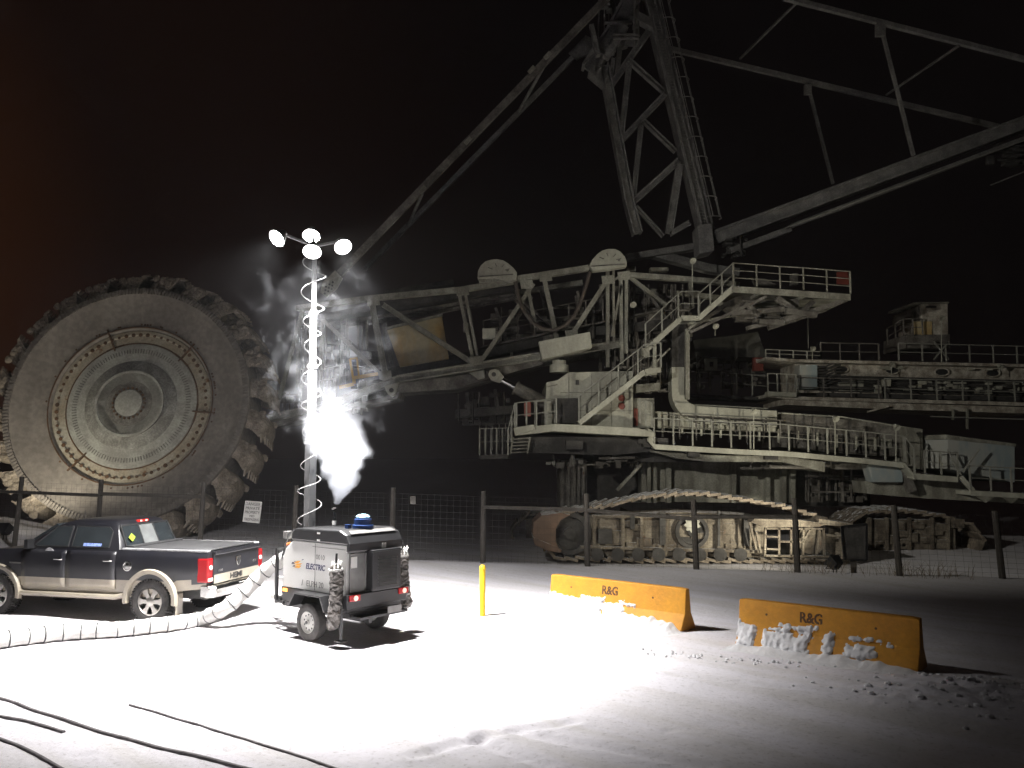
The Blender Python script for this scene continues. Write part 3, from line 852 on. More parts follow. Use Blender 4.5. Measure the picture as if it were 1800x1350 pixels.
    onrear(text_mb('1500', .06, .003, bold=.002), .60, 1.0, M['chrome'], sx=1.3)
    # ram's-head shield
    sh = [(0, .105), (.075, .09), (.082, .0), (.05, -.07), (0, -.11), (-.05, -.07), (-.082, 0), (-.075, .09)]
    MB().prism([V((-1.236, a - .02, 1.12 + b)) for a, b in sh], (-.02, 0, 0)).build('emblem', M['chrome'], tg, bevel=.008)
    hd = MB()
    for s in (1, -1):
        hd.tube([V((-1.258, -.02 + s * a, 1.12 + b)) for a, b in ((.01, .06), (.04, .065), (.058, .03), (.048, -.01), (.034, .012))], .009, 6)
    hd.prism([V((-1.256, -.02 + a, 1.12 + b)) for a, b in ((-.018, .05), (.018, .05), (.022, -.02), (0, -.08), (-.022, -.02))], (-.008, 0, 0))
    hd.build('emblem_relief', M['black_plastic'], tg)
    MB().box((-1.245, -.02, 1.325), (.02, .16, .03)).build('handle', M['black_plastic'], tg)
    for s in (1, -1):
        lp = MB().bb((-1.225, s * .80, .80), (-.99, s * .985, 1.255)).build('tail_lamp', M['tail_red'], root, bevel=.03)
        MB().lathe([(.045, 0), (.04, .012), (.0, .016)], (-1.226, s * .885, 1.08), (-1, 0, 0), 16).build('bulb_highlight', M['tail_white'], lp)  # glowing disc paints the highlight spot on the red lens
        MB().bb((-1.233, s * .82, .825), (-1.224, s * .965, .885)).build('reverse_lens', M['tail_white'], lp)
    # rear bumper, hitch
    bp = MB(); pts = []
    prof = ((0, .54), (.05, .52), (.12, .60), (.12, .70), (.06, .75), (-.08, .75), (-.08, .54))
    yy_ = (-.99, -.90, -.5, .5, .90, .99); vs = []
    for i, y in enumerate(yy_):
        bk = (.10, .0, -.03, -.03, .0, .10)[i]
        vs += [(-1.26 + bk - a, y, z) for a, z in prof]
    k = len(prof)
    bp.add(vs, [(i * k + j, i * k + (j + 1) % k, (i + 1) * k + (j + 1) % k, (i + 1) * k + j) for i in range(5) for j in range(k)] + [tuple(range(k)), tuple(5 * k + j for j in range(k))])
    bo = bp.build('rear_bumper', M['chrome'], root, bevel=.012)
    MB().bb((-1.395, -.16, .60), (-1.37, .16, .72)).build('number_plate', M['white_panel'], bo)
    MB().bb((-1.40, -.05, .44), (-1.05, .05, .53)).build('tow_hitch', M['black_steel'], root)
    for s in (1, -1):
        MB().bb((-.56, s * .76, .16), (-.54, s * .98, .58)).build('mud_flap', M['truck_tan'], root, bevel=.006)
    MB().bb((4.45, -.85, .50), (4.62, .85, .78)).build('front_bumper', M['chrome'], root, bevel=.05)
    MB().bb((4.46, -.55, .80), (4.56, .55, 1.10)).build('grille', M['chrome'], root, bevel=.03)
    for s in (1, -1):
        MB().bb((4.36, s * .58, .84), (4.53, s * .86, 1.06)).build('headlamp', M['glass_light'], root, bevel=.03)
        mm = MB().bb((2.70, s * 1.0, 1.36), (2.80, s * 1.17, 1.54)); mm.tube([(2.75, s * .92, 1.36), (2.75, s * 1.05, 1.42)], .03, 6)
        mm.build('door_mirror', M['black_steel'], root, bevel=.03)
    MB().tube([(3.15, -.78, 1.33), (3.05, -.79, 2.0)], .004, 5).build('aerial', M['black_plastic'], root)
    # wheels
    w0 = None
    for cx in (0, 3.57):
        for s in (1, -1):
            if w0 is None:
                w0 = bpy.data.objects.new('wheel', None)
                ty = MB().lathe([(.25, -.125), (.30, -.14), (.37, -.14), (.41, -.115), (.42, -.05), (.42, .05), (.41, .115), (.37, .14), (.30, .138), (.262, .12), (.25, .10)], (0, 0, 0), (0, 1, 0), 56, closed=True)
                n_ = 44
                for i in range(n_):
                    w = 2 * math.pi * i / n_
                    for (o_, y) in ((0, -.085), (.5, 0), (0, .085)):
                        a = w + o_ * 2 * math.pi / n_
                        ty.box((math.cos(a) * .422, y, math.sin(a) * .422), (.022, .07, .034), Matrix.Rotation(-a, 3, 'Y'))
                    a = w; ty.box((math.cos(a) * .405, .124, math.sin(a) * .405), (.045, .03, .03), Matrix.Rotation(-a, 3, 'Y'))
                mesh_w = MB(); 
                w0 = ty.build('wheel', M['tyre'], root, smooth=True)
                rm = MB().lathe([(.255, -.10), (.262, .105), (.262, .125), (.245, .13), (.238, .115), (.232, -.02), (.0, -.03)], (0, 0, 0), (0, 1, 0), 40)
                rim = rm.build('rim', M['alloy'], w0, smooth=True)
                sp = MB()
                for i in range(6):
                    a = 2 * math.pi * i / 6
                    c_, s_ = math.cos(a), math.sin(a); pr = V((-s_, 0, c_)); rd = V((c_, 0, s_))
                    pts = [rd * .05 + pr * .045, rd * .16 + pr * .040, rd * .246 + pr * .075, rd * .246 - pr * .075, rd * .16 - pr * .040, rd * .05 - pr * .045]
                    sp.prism([q + V((0, .075, 0)) for q in pts], (0, .045, 0))
                sp.build('spoke', M['alloy'], w0, bevel=.008)
                MB().lathe([(.085, .05), (.085, .12), (.06, .135), (.0, .138)], (0, 0, 0), (0, 1, 0), 20).build('hub_cap', M['alloy'], w0, smooth=True)
                MB().lathe([(.21, .0), (.21, .02), (.0, .02)], (0, 0, 0), (0, 1, 0), 24).build('brake_disc', M['black_steel'], w0)
                o = w0
            else:
                o = w0.copy(); COL.objects.link(o)
                for ch in w0.children:
                    c = ch.copy(); COL.objects.link(c); c.parent = o
            o.parent = root; o.location = (cx, s * .875, .415); o.rotation_euler = (0, cx * .3, 0 if s > 0 else math.pi)
make_truck(TR)

# ================================================================== LIGHT TOWER TRAILER (x forward, y left)
LT_C = V((-3.2, 16.6, 0)); LT_A = math.atan2(.64, -.77)
LT = thing('light_tower', 'white and black mobile light tower and heater trailer with a tall lit mast', 'light tower', LT_C, LT_A)
LTM = Matrix.Translation(LT_C) @ Matrix.Rotation(LT_A, 4, 'Z')
def make_tower(root):
    # frame
    fm = MB().bb((-.90, -.60, .50), (1.15, .60, .58))
    fm.bar((1.1, .45, .50), (2.15, .03, .48), .10, .08, V((0, 0, 1))); fm.bar((1.1, -.45, .50), (2.15, -.03, .48), .10, .08, V((0, 0, 1)))
    fm.bar((-.75, 0, .35), (.8, 0, .35), .08, .1, V((0, 0, 1)))
    fm.cyl((0, -.70, .345), (0, .70, .345), .04)
    fm.bar((-.5, .5, .5), (0, .5, .36), .05, .08); fm.bar((-.5, -.5, .5), (0, -.5, .36), .05, .08)
    fm.build('chassis', M['black_steel'], root)
    # lower black skirt
    sk = MB()
    for s in (1, -1):
        sk.prism([V((x, s * .64, z)) for x, z in ((-.86, .58), (-.86, .86), (1.10, .86), (1.10, .62), (.62, .58), (.42, .84), (-.42, .84), (-.60, .58))], (0, -s * .06, 0))
    sk.bb((-.87, -.64, .56), (-.80, .64, .90)); sk.bb((1.04, -.64, .60), (1.10, .64, .86))
    sk.build('skirt', M['black_steel'], root, bevel=.008)
    # white body
    sidep = ((-.80, .862), (1.10, .862), (1.12, 1.42), (1.02, 1.60), (.80, 1.772), (-.80, 1.772))
    MB().prism([V((x, .63, z)) for x, z in sidep], (0, -1.26, 0)).build('housing', M['white_panel'], root, bevel=.02)
    # panel seams / latches
    lt = MB()
    for x in (.10,): lt.box((x, .634, 1.32), (.008, .006, .86))
    lt.box((-.30, .634, 1.69), (.96, .006, .007))
    lt.build('door_gap', M['grey_lettering'], root)
    # roof cap, black; a grey plate paints the sheen on its sloped tail
    rp = ((.84, 1.776), (.80, 1.93), (.70, 2.005), (-.62, 2.03), (-.80, 1.955), (-.90, 1.80), (-.90, 1.64), (-.815, 1.64), (-.815, 1.776))
    MB().prism([V((x, .655, z)) for x, z in rp], (0, -1.31, 0)).build('roof', M['black_steel'], root, bevel=.03)
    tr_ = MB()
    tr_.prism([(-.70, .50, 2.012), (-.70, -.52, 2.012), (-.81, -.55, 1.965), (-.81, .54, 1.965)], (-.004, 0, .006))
    tr_.build('painted_roof_sheen', M['louver'], root)
    lb = MB()
    for z in (1.95, 1.82): lb.box((-.02, .657, z), (.09, .004, .035))
    lb.build('roof_label', M['white_panel'], root)
    # rear: frame, side panel, louvred radiator box
    MB().bb((-.845, .22, .90), (-.815, .58, 1.62)).build('rear_panel', M['louver'], root, bevel=.006)
    MB().bb((-.85, .42, 1.36), (-.84, .56, 1.56)).build('rear_label', M['white_panel'], root)
    rb = MB().bb((-1.0, -.52, .92), (-.815, .18, 1.66)).build('radiator_box', M['black_steel'], root, bevel=.015)
    MB().bb((-1.02, -.54, 1.60), (-.80, .20, 1.63)).build('box_lip', M['black_steel'], rb)
    lv = MB()
    for i in range(9):
        z = 1.0 + i * .062
        lv.add([(-1.005, -.40, z), (-1.005, .06, z), (-1.005, .06, z + .045), (-1.005, -.40, z + .045), (-1.035, -.40, z), (-1.035, .06, z), ], [(0, 1, 2, 3), (4, 5, 1, 0), (4, 3, 2, 5), (0, 3, 4), (1, 5, 2)])
    lv.build('louver', M['louver'], rb, fix=True)
    MB().box((-.93, -.15, 1.72), (.008, .10, .10)).build('roof_label', M['grey_lettering'], root)
    # bumper beam, plate, lamps
    MB().bb((-.95, -.72, .66), (-.86, .72, .90)).build('rear_beam', M['black_steel'], root, bevel=.01)
    MB().bb((-1.12, -.60, .47), (-.9, .55, .52)).build('rear_step', M['black_steel'], root, bevel=.008)
    MB().box((-1.13, -.25, .57), (.012, .34, .12)).build('number_plate', M['louver'], root)
    for y in (.56, -.62):
        lp = MB().bb((-.985, y - .12, .79), (-.95, y + .12, .90)).build('tail_lamp', M['tail_red'], root, bevel=.012)
        MB().lathe([(.05, 0), (.045, .012), (0, .016)], (-.986, y - .01, .845), (-1, 0, 0), 14).build('bulb_highlight', M['tail_white'], lp)
    MB().bb((.92, .64, .78), (1.06, .665, .845)).build('marker_lamp', M['amber'], root, bevel=.012)
    # fenders
    for s in (1, -1):
        pr = ((-.55, .60), (-.40, .86), (.38, .86), (.58, .60), (.53, .58), (.355, .83), (-.375, .83), (-.50, .58))
        MB().prism([V((x, s * .62, z)) for x, z in pr], (0, s * .28, 0)).build('fender', M['black_steel'], root, bevel=.008)
    # wheels
    w0 = None
    for s in (1, -1):
        if w0 is None:
            w0 = MB().lathe([(.19, -.09), (.24, -.105), (.31, -.10), (.338, -.08), (.345, -.03), (.345, .03), (.338, .08), (.31, .10), (.24, .105), (.20, .09)], (0, 0, 0), (0, 1, 0), 40, closed=True).build('wheel', M['tyre'], root, smooth=True)
            MB().lathe([(.205, -.08), (.205, .085), (.19, .095), (.178, .07), (.15, .05), (.12, .055), (.075, .07), (.05, .07), (.045, .105), (0, .11)], (0, 0, 0), (0, 1, 0), 32).build('rim', M['duct_white'], w0, smooth=True)
            hl = MB()
            for i in range(10):
                a = 2 * math.pi * i / 10
                c_ = V((math.cos(a) * .135, .05, math.sin(a) * .135)); hl.cyl(c_, c_ + V((0, .009, 0)), .017, n=8)
            hl.cyl((0, .1, 0), (0, .125, 0), .03, n=10)
            hl.build('hub_bolt', M['black_steel'], w0)
            o = w0
        else:
            o = copy_tree(w0)
            o.parent = root
        o.location = (0, s * .77, .345); o.rotation_euler = (0, .4, 0 if s > 0 else math.pi)
    # lettering on the near side panel
    def onside(t, x, z, m_, sx=1.0, name='lettering'):
        return MB().add([V((x - q.x * sx, .632 - q.y, z + q.z)) for q in t.v], t.f).build(name, m_, root, fix=False)
    onside(text_mb('ELECTRIC', .145, .002, shear=.22, bold=.004), .10, 1.31, M['lettering'], .90)
    onside(text_mb('0010', .13, .002), -.05, 1.50, M['grey_lettering'], 1.0)
    onside(text_mb('ELPH 20', .155, .002, bold=-.001), .10, .99, M['grey_lettering'], .95)
    onside(text_mb('/', .155, .002), .48, .99, M['grey_lettering'], 1.0)
    # flame/wing mark
    fl = MB()
    for pts in (((0, 0), (.16, .02), (.24, .07), (.12, .06)), ((.02, -.03), (.2, -.02), (.29, .03), (.14, .01)), ((.04, -.07), (.2, -.07), (.26, -.02), (.12, -.03))):
        fl.prism([V((.78 - a, .6315, 1.325 + b)) for a, b in pts], (0, .002, 0))
    fl.build('flame_mark', M['orange_mark'], root)
    fk = MB()
    for pts in (((-.05, -.01), (.06, .0), (.02, .03), (-.02, .03)), ((-.02, -.06), (.08, -.05), (.04, -.02)), ((.26, .08), (.34, .10), (.30, .11)), ((.03, .03), (.10, .05), (.05, .055))):
        fk.prism([V((.78 - a, .6315, 1.325 + b)) for a, b in pts], (0, .002, 0))
    fk.build('flame_mark', M['lettering'], root)
    # black guard frame at the front, drawbar gear
    gf = MB()
    for y in (.60, -.60):
        gf.bar((1.34, y, .52), (1.34, y, 1.58), .06, .05)
    gf.bar((1.34, -.6, 1.56), (1.34, .6, 1.56), .05, .05, V((1, 0, 0)))
    gf.bar((1.34, -.6, .55), (1.34, .6, .55), .06, .06, V((1, 0, 0)))
    for y in (.6, -.6): gf.bar((1.08, y, .56), (1.34, y, .56), .05, .05)
    gf.build('front_guard', M['black_steel'], root)
    jk = MB().cyl((1.9, .0, .05), (1.9, 0, .95), .035); jk.lathe([(.10, 0), (.10, .02)], (1.9, 0, .03), (0, 0, 1), 14); jk.cyl((1.9, 0, .9), (1.9, .16, .92), .012)
    jk.build('jack_leg', M['duct_white'], root)
    MB().bb((2.05, -.06, .44), (2.32, .06, .54)).build('coupler', M['duct_white'], root, bevel=.015)
    for (x, y) in ((-.82, .74),):
        sl = MB().cyl((x, y, .12), (x, y, .62), .03); sl.box((x, y, .10), (.16, .16, .02)); sl.bar((x, y, .6), (x, y * .85, .6), .05, .05)
        sl.build('stabiliser_leg', M['black_steel'], root)
    # stack with flap, air filter pot, control box
    MB().cyl((.60, -.20, 2.0), (.60, -.20, 2.28), .032).build('exhaust_pipe', M['black_steel'], root, smooth=True)
    MB().lathe([(.05, 0), (.045, .012), (0, .014)], (.615, -.20, 2.34), (.5, 0, .86), 14).build('rain_flap', M['louver'], root)
    MB().cyl((.60, -.20, 2.02), (.60, -.20, 2.10), .045).build('pipe_collar', M['white_panel'], root)
    bc_ = MB().lathe([(.20, 0), (.20, .06), (.165, .07), (.165, .17), (.12, .18)], (-.52, .02, 2.03), (0, 0, 1), 24); bc_.bb((-.40, .19, 2.02), (-.30, .27, 2.10))
    be = bc_.build('warning_beacon', M['blue'], root, smooth=True)
    MB().lathe([(.125, .18), (.13, .215), (.10, .245), (.04, .262), (0, .264)], (-.52, .02, 2.03), (0, 0, 1), 24).build('beacon_lens', M['blue_top'], be, smooth=True)
    MB().bb((1.02, .42, 1.78), (1.14, .62, 1.92)).build('junction_box', M['louver'], root, bevel=.01)
    # roof hoop at the front
    hp = MB()
    for s in (1, -1): hp.tube([(1.16, s * .58, 1.45), (1.12, s * .58, 1.66), (1.0, s * .58, 1.86), (.84, s * .58, 1.96)], .022, 8)
    hp.build('front_hoop', M['black_steel'], root, smooth=True)
    # mast
    mx, my = 1.0, .10
    secs = ((.6, 3.72, .085), (3.6, 5.25, .063), (5.15, 6.35, .050), (6.25, 7.55, .036))
    mo = None
    for i, (z0, z1, h_) in enumerate(secs):
        o = MB().bb((mx - h_, my - h_, z0), (mx + h_, my + h_, z1)).build('mast_section', M['mast_base' if i == 0 else 'mast_metal'], root, bevel=.008)
        cb = MB().bb((mx - h_ - .014, my - h_ - .014, z1 - .10), (mx + h_ + .014, my + h_ + .014, z1 - .04))
        cb.build('collar', M['mast_metal'], o)
        if i == 0:
            br = MB()
            for zz in (1.1, 1.6): br.bb((mx - .14, my - .16, zz), (mx + .14, my + .16, zz + .06))
            br.build('mast_bracket', M['black_steel'], root)
    st = MB().tube([(mx + .07, my - .06, 5.15), (mx + .07, my - .06, 6.4)], .008, 6); st.build('mast_cable', M['rubber'], root)
    # coiled cable
    pts = []
    z0, z1, turns = 2.0, 7.55, 9.6
    for i in range(int(turns * 22) + 1):
        t = i / 22; z = z0 + (z1 - z0) * t / turns
        r_ = .20 + .03 * math.sin(t * 1.7) + .02 * math.sin(t * .6 + 2)
        if z > 7.35: r_ *= max(.25, (7.55 - z) / .2)
        z += .05 * math.sin(t * 2.3)
        w = 2 * math.pi * t
        pts.append((mx + .02 + r_ * math.cos(w), my + r_ * math.sin(w), z))
    MB().tube(pts, .0095, 6).build('coiled_cable', M['coil'], root, smooth=True)
    # head with four lamps
    hd = MB()
    rot = Matrix.Rotation(-LT_A, 3, 'Z')
    c0 = V((mx, my, 0))
    def wl_(x, y, z): return c0 + rot @ V((x, y, 0)) + V((0, 0, z))
    Mi = LTM.inverted()
    heads = ((489, 417, 16.35, (-.45, -.62, -.64), (-.46, .42, -.78), 1.0, 130), (547, 412, 17.75, (.06, -.60, -.80), (.72, .69, -.03), 1.25, 84),
             (549, 440, 16.25, (.04, -.60, -.80), (.0, -.04, -.99), 1.0, 110), (602, 432, 16.9, (.40, -.60, -.68), (.12, .10, -.98), .95, 110))
    for (px, py, yd, *_q) in heads:
        tip = Mi @ P(px, py, yd) + V((0, 0, .10)); hd.bar(wl_(0, 0, 7.66), tip, .045, .045, V((0, 0, 1)))
    hd.bar(wl_(0, 0, 7.5), wl_(0, 0, 7.72), .07, .07)
    hd.build('lamp_crossbar', M['mast_metal'], root)
    lens = emat('lit_lamp_lens', (1, .985, .96), 60)
    for (px, py, yd, d, d2, pw, cone) in heads:
        d = (rot @ V(d)).normalized(); d2 = (rot @ V(d2)).normalized(); p = Mi @ P(px, py, yd)
        o = MB().lathe([(.0, -.20), (.07, -.19), (.10, -.13), (.175, .02), (.185, .05), (.17, .05), (.16, .03)], p, d, 24).build('lamp_head', M['mast_metal'], root, smooth=True)
        MB().lathe([(.0, .085), (.07, .08), (.13, .065), (.165, .035)], p, d, 24).build('lamp_lens', lens, o, smooth=True)
        MB().tube([p + V((0, 0, .10)), p - d * .12 + V((0, 0, .04)), p - d * .1], .018, 6).build('lamp_yoke', M['mast_metal'], o)
        ld = bpy.data.lights.new('tower_lamp', 'SPOT'); ld.energy = TOWER_W * pw; ld.color = (1, .965, .86) if cone == 84 else (1, .975, .95)
        ld.spot_size = R(cone); ld.spot_blend = 1.0; ld.shadow_soft_size = .16
        lo = bpy.data.objects.new('tower_lamp', ld); COL.objects.link(lo); lo.parent = o
        lo.location = p + d * .12; lo.rotation_euler = d2.to_track_quat('-Z', 'Y').to_euler()
make_tower(LT)

# ducts hung on the rear corners -----------------------------------------
def hung_duct(label, x, y, z0, z1, bend, r=.115):
    loc = LTM @ V((x, y, z0)); root = thing('heater_duct', label, 'duct', loc, LT_A, 'folded heater ducts strapped to the rear corners of the light tower')
    random.seed(int(y * 100) + 5)
    pts, rs = [], []; n_ = 150
    for i in range(n_ + 1):
        t = i / n_; z = (z1 - z0) * t
        pts.append(V((bend[0] * math.sin(t * 2.6) + .012 * math.sin(i * 1.3), bend[1] * (1 - t) ** 2 + .01 * math.cos(i * .9), z)))
        w = 1 + (.09 if i % 4 < 2 else -.09) + random.uniform(-.03, .03)
        if t > .93: w *= 1 - (t - .93) * 7
        if t < .03: w *= .85
        rs.append(r * w)
    mb = MB().tube(pts, rs, 22)
    for q in mb.v: q += V((noise.noise(q * 17), noise.noise(q * 17 + V((5, 0, 0))), .8 * noise.noise(q * 13))) * .009
    o = mb.build('folded_duct', M['duct_dark'], root, smooth=True)
    fr = MB()
    for k in range(9):
        a = k * .7; fr.tube([pts[-6] + V((math.cos(a) * r * .8, math.sin(a) * r * .8, 0)), pts[-1] + V((math.cos(a) * r * .6, math.sin(a) * r * .6, .04)), pts[-1] + V((math.cos(a + .4) * r * .9, math.sin(a + .4) * r * .9, .04 + .10 * random.random()))], [.02, .014, .004], 5)
    fr.build('torn_top', M['duct_white'], root)
    MB().lathe([(r * 1.12, -.02), (r * 1.15, 0), (r * 1.12, .02)], pts[-10] , (0, .1, 1), 20, closed=False).build('strap', M['duct_white'], root)
    MB().tube([pts[-4] + V((0, 0, 0)), pts[-1] + V((0, 0, .22))], .02, 6).build('hanger', M['black_steel'], root)
    return root
hung_duct('crumpled dark foil duct strapped upright at the near corner of the trailer, beside its lettering', -.70, .80, .36, 1.42, (-.05, .03))
hung_duct('crumpled dark foil duct strapped upright at the trailer corner beyond the louvres', -.72, -.84, .50, 1.52, (.04, -.10))

# white duct running off to the left ------------------------------------
cp = [LTM @ V((1.10, .20, 1.50)), LTM @ V((1.32, .30, 1.42)), P(466, 1004, 17.4), P(428, 1042, 17.3), P(394, 1070, 17.15)]
for px, py in ((352, 1100), (312, 1106), (262, 1111), (200, 1117), (110, 1124), (20, 1136), (-60, 1147), (-160, 1160)):
    g = Gd(px, py); cp.append(V((g.x, g.y, H(g.x, g.y) + .15)))
pts = []
for i in range(len(cp) - 1):
    p0, p1, p2, p3 = cp[max(i - 1, 0)], cp[i], cp[i + 1], cp[min(i + 2, len(cp) - 1)]
    n_ = max(3, int((p2 - p1).length / .05))
    for k in range(n_):
        t = k / n_
        pts.append(.5 * ((2 * p1) + (p2 - p0) * t + (2 * p0 - 5 * p1 + 4 * p2 - p3) * t * t + (3 * p1 - p0 - 3 * p2 + p3) * t ** 3))
DR = .142
WD = thing('white_duct', 'long white flexible duct with dark rings running from the light tower over the snow', 'duct', pts[0])
s_ = 0; rs = []; marks = []
for i, p in enumerate(pts):
    if i: s_ += (p - pts[i - 1]).length
    rs.append(DR * (1.0 - .07 * abs(math.cos(math.pi * s_ / .30)) ** 6 * -1 - .05 * math.sin(math.pi * ((s_ / .30) % 1))))
    if int(s_ / .30) > len(marks): marks.append(i)
MB().tube(pts, rs, 18).build('fabric_sleeve', M['duct_white'], WD, pts[0], smooth=True)
for i in marks:
    t = (pts[min(i + 1, len(pts) - 1)] - pts[i - 1]).normalized()
    t = (t + V((.10, .06, .05)) * .6).normalized(); a = t.orthogonal().normalized(); b = t.cross(a)
    ring = [pts[i] + (a * math.cos(w) + b * math.sin(w)) * (DR * 1.02) for w in [2 * math.pi * k / 20 for k in range(20)]]
    MB().tube(ring, .014, 6, closed=True).build('wire_ring', M['duct_ring'], WD, pts[0])
os_ = MB().tube([LTM @ V((1.35, .42, 1.62)), LTM @ V((1.28, .36, 1.66)), LTM @ V((1.22, .30, 1.60))], .022, 6)
os_.build('tie_strap', M['orange_tie'], WD, pts[0])
# ================================================================== BUCKET WHEEL EXCAVATOR
EO = V((0, 38, -.6))
EX = thing('bucket_wheel_excavator', 'gigantic grey bucket wheel excavator with a tall mast standing behind the fence', 'excavator', EO)
def part(mb, name, m_, parent=None, bevel=0, smooth=False, **k):
    return mb.build(name, M[m_] if isinstance(m_, str) else m_, parent or EX, EO, bevel, smooth, **k)
def pl(pts, y): return [P(a, b, y) for a, b in pts]
def strip(mb, pts, y, w, d=.3, i=False, dy=0):
    """beam(s) through picture points, w pixels wide, d metres deep, front face at distance y"""
    q = [p + V((0, d / 2 + dy, 0)) for p in pl(pts, y)]
    for a, b in zip(q, q[1:]):
        (mb.ibar if i else mb.bar)(a, b, w * y / F, d)
    return mb
def slab(mb, poly, y, d):
    return mb.prism(pl(poly, y), (0, d, 0))
def rect(x0, y0, x1, y1): return [(x0, y0), (x1, y0), (x1, y1), (x0, y1)]
def railing(pts, y, n, h=45, parent=None, m_='rail', mid=1, r=.026, ends=True):
    mb = MB(); q = pl(pts, y); hm = h * y / F; up = V((0, 0, hm))
    tot = sum((b - a).length for a, b in zip(q, q[1:])); acc = 0
    for a, b in zip(q, q[1:]):
        mb.tube([a + up, b + up], r, 6)
        for k in range(1, mid + 1): mb.tube([a + up * (k / (mid + 1)), b + up * (k / (mid + 1))], r * .7, 5)
    for i in range(n + 1):
        t = tot * i / n; s = 0
        for a, b in zip(q, q[1:]):
            L = (b - a).length
            if t <= s + L + 1e-6:
                c = a.lerp(b, (t - s) / L); mb.bar(c, c + up, r * 2.4, r * 2.0); break
            s += L
    return part(mb, 'railing', m_, parent, fix=False)
def deck(pts, y, th, depth, name, m_='paint_clean', parent=None):
    mb = MB(); q = pl(pts, y); t_ = V((0, 0, -th * y / F))
    for a, b in zip(q, q[1:]):
        mb.prism([a, b, b + t_, a + t_], (0, .07, 0))
        lo = V((0, .07, -.035)); th2 = V((0, 0, -.05))
        mb.prism([a + lo, b + lo, b + lo + th2, a + lo + th2], (0, depth - .14, 0))
        far = V((0, depth - .07, 0))
        mb.prism([a + far, b + far, b + t_ + far, a + t_ + far], (0, .07, 0))
        nb = max(1, int((b - a).length / 1.3))
        for i in range(nb + 1):
            c = a.lerp(b, (i + .02) / (nb + .04)) + V((0, depth / 2, -th * y / F * .55)); mb.box(c, (.09, depth - .16, th * y / F * .7))
    return part(mb, name, m_, parent)
def lamp(px, py, base, y, parent=None):
    c = P(px, py, y); b = P(px, base, y)
    mb = MB().tube([b, c], .022, 6); mb.lathe([(.0, -.12), (.06, -.11), (.13, .05), (.15, .10), (.13, .10), (.0, .06)], c, (.2, -.75, -.6), 12)
    return part(mb, 'work_lamp', 'paint_clean', parent)
def clutter(mb, x0, y0, x1, y1, n, ya, yb, smin=4, smax=18, seed=1):
    rr = random.Random(seed)
    for i in range(n):
        x, yv, yy = rr.uniform(x0, x1), rr.uniform(y0, y1), rr.uniform(ya, yb)
        w, h = rr.uniform(smin, smax), rr.uniform(smin, smax) * .7
        kind = rr.random()
        if kind < .5: mb.prism(pl(rect(x, yv, min(x + w, x1 + 4), min(yv + h, y1 + 3)), yy), (0, rr.uniform(.1, .6), 0))
        elif kind < .75: mb.tube(pl([(x, yv), (min(x + w * 2.5, x1), yv + rr.uniform(-2, 2))], yy), rr.uniform(.03, .09), 6)
        else: mb.tube(pl([(x, y0), (x + rr.uniform(-2, 2), y1)], yy), rr.uniform(.03, .07), 6)
    return mb

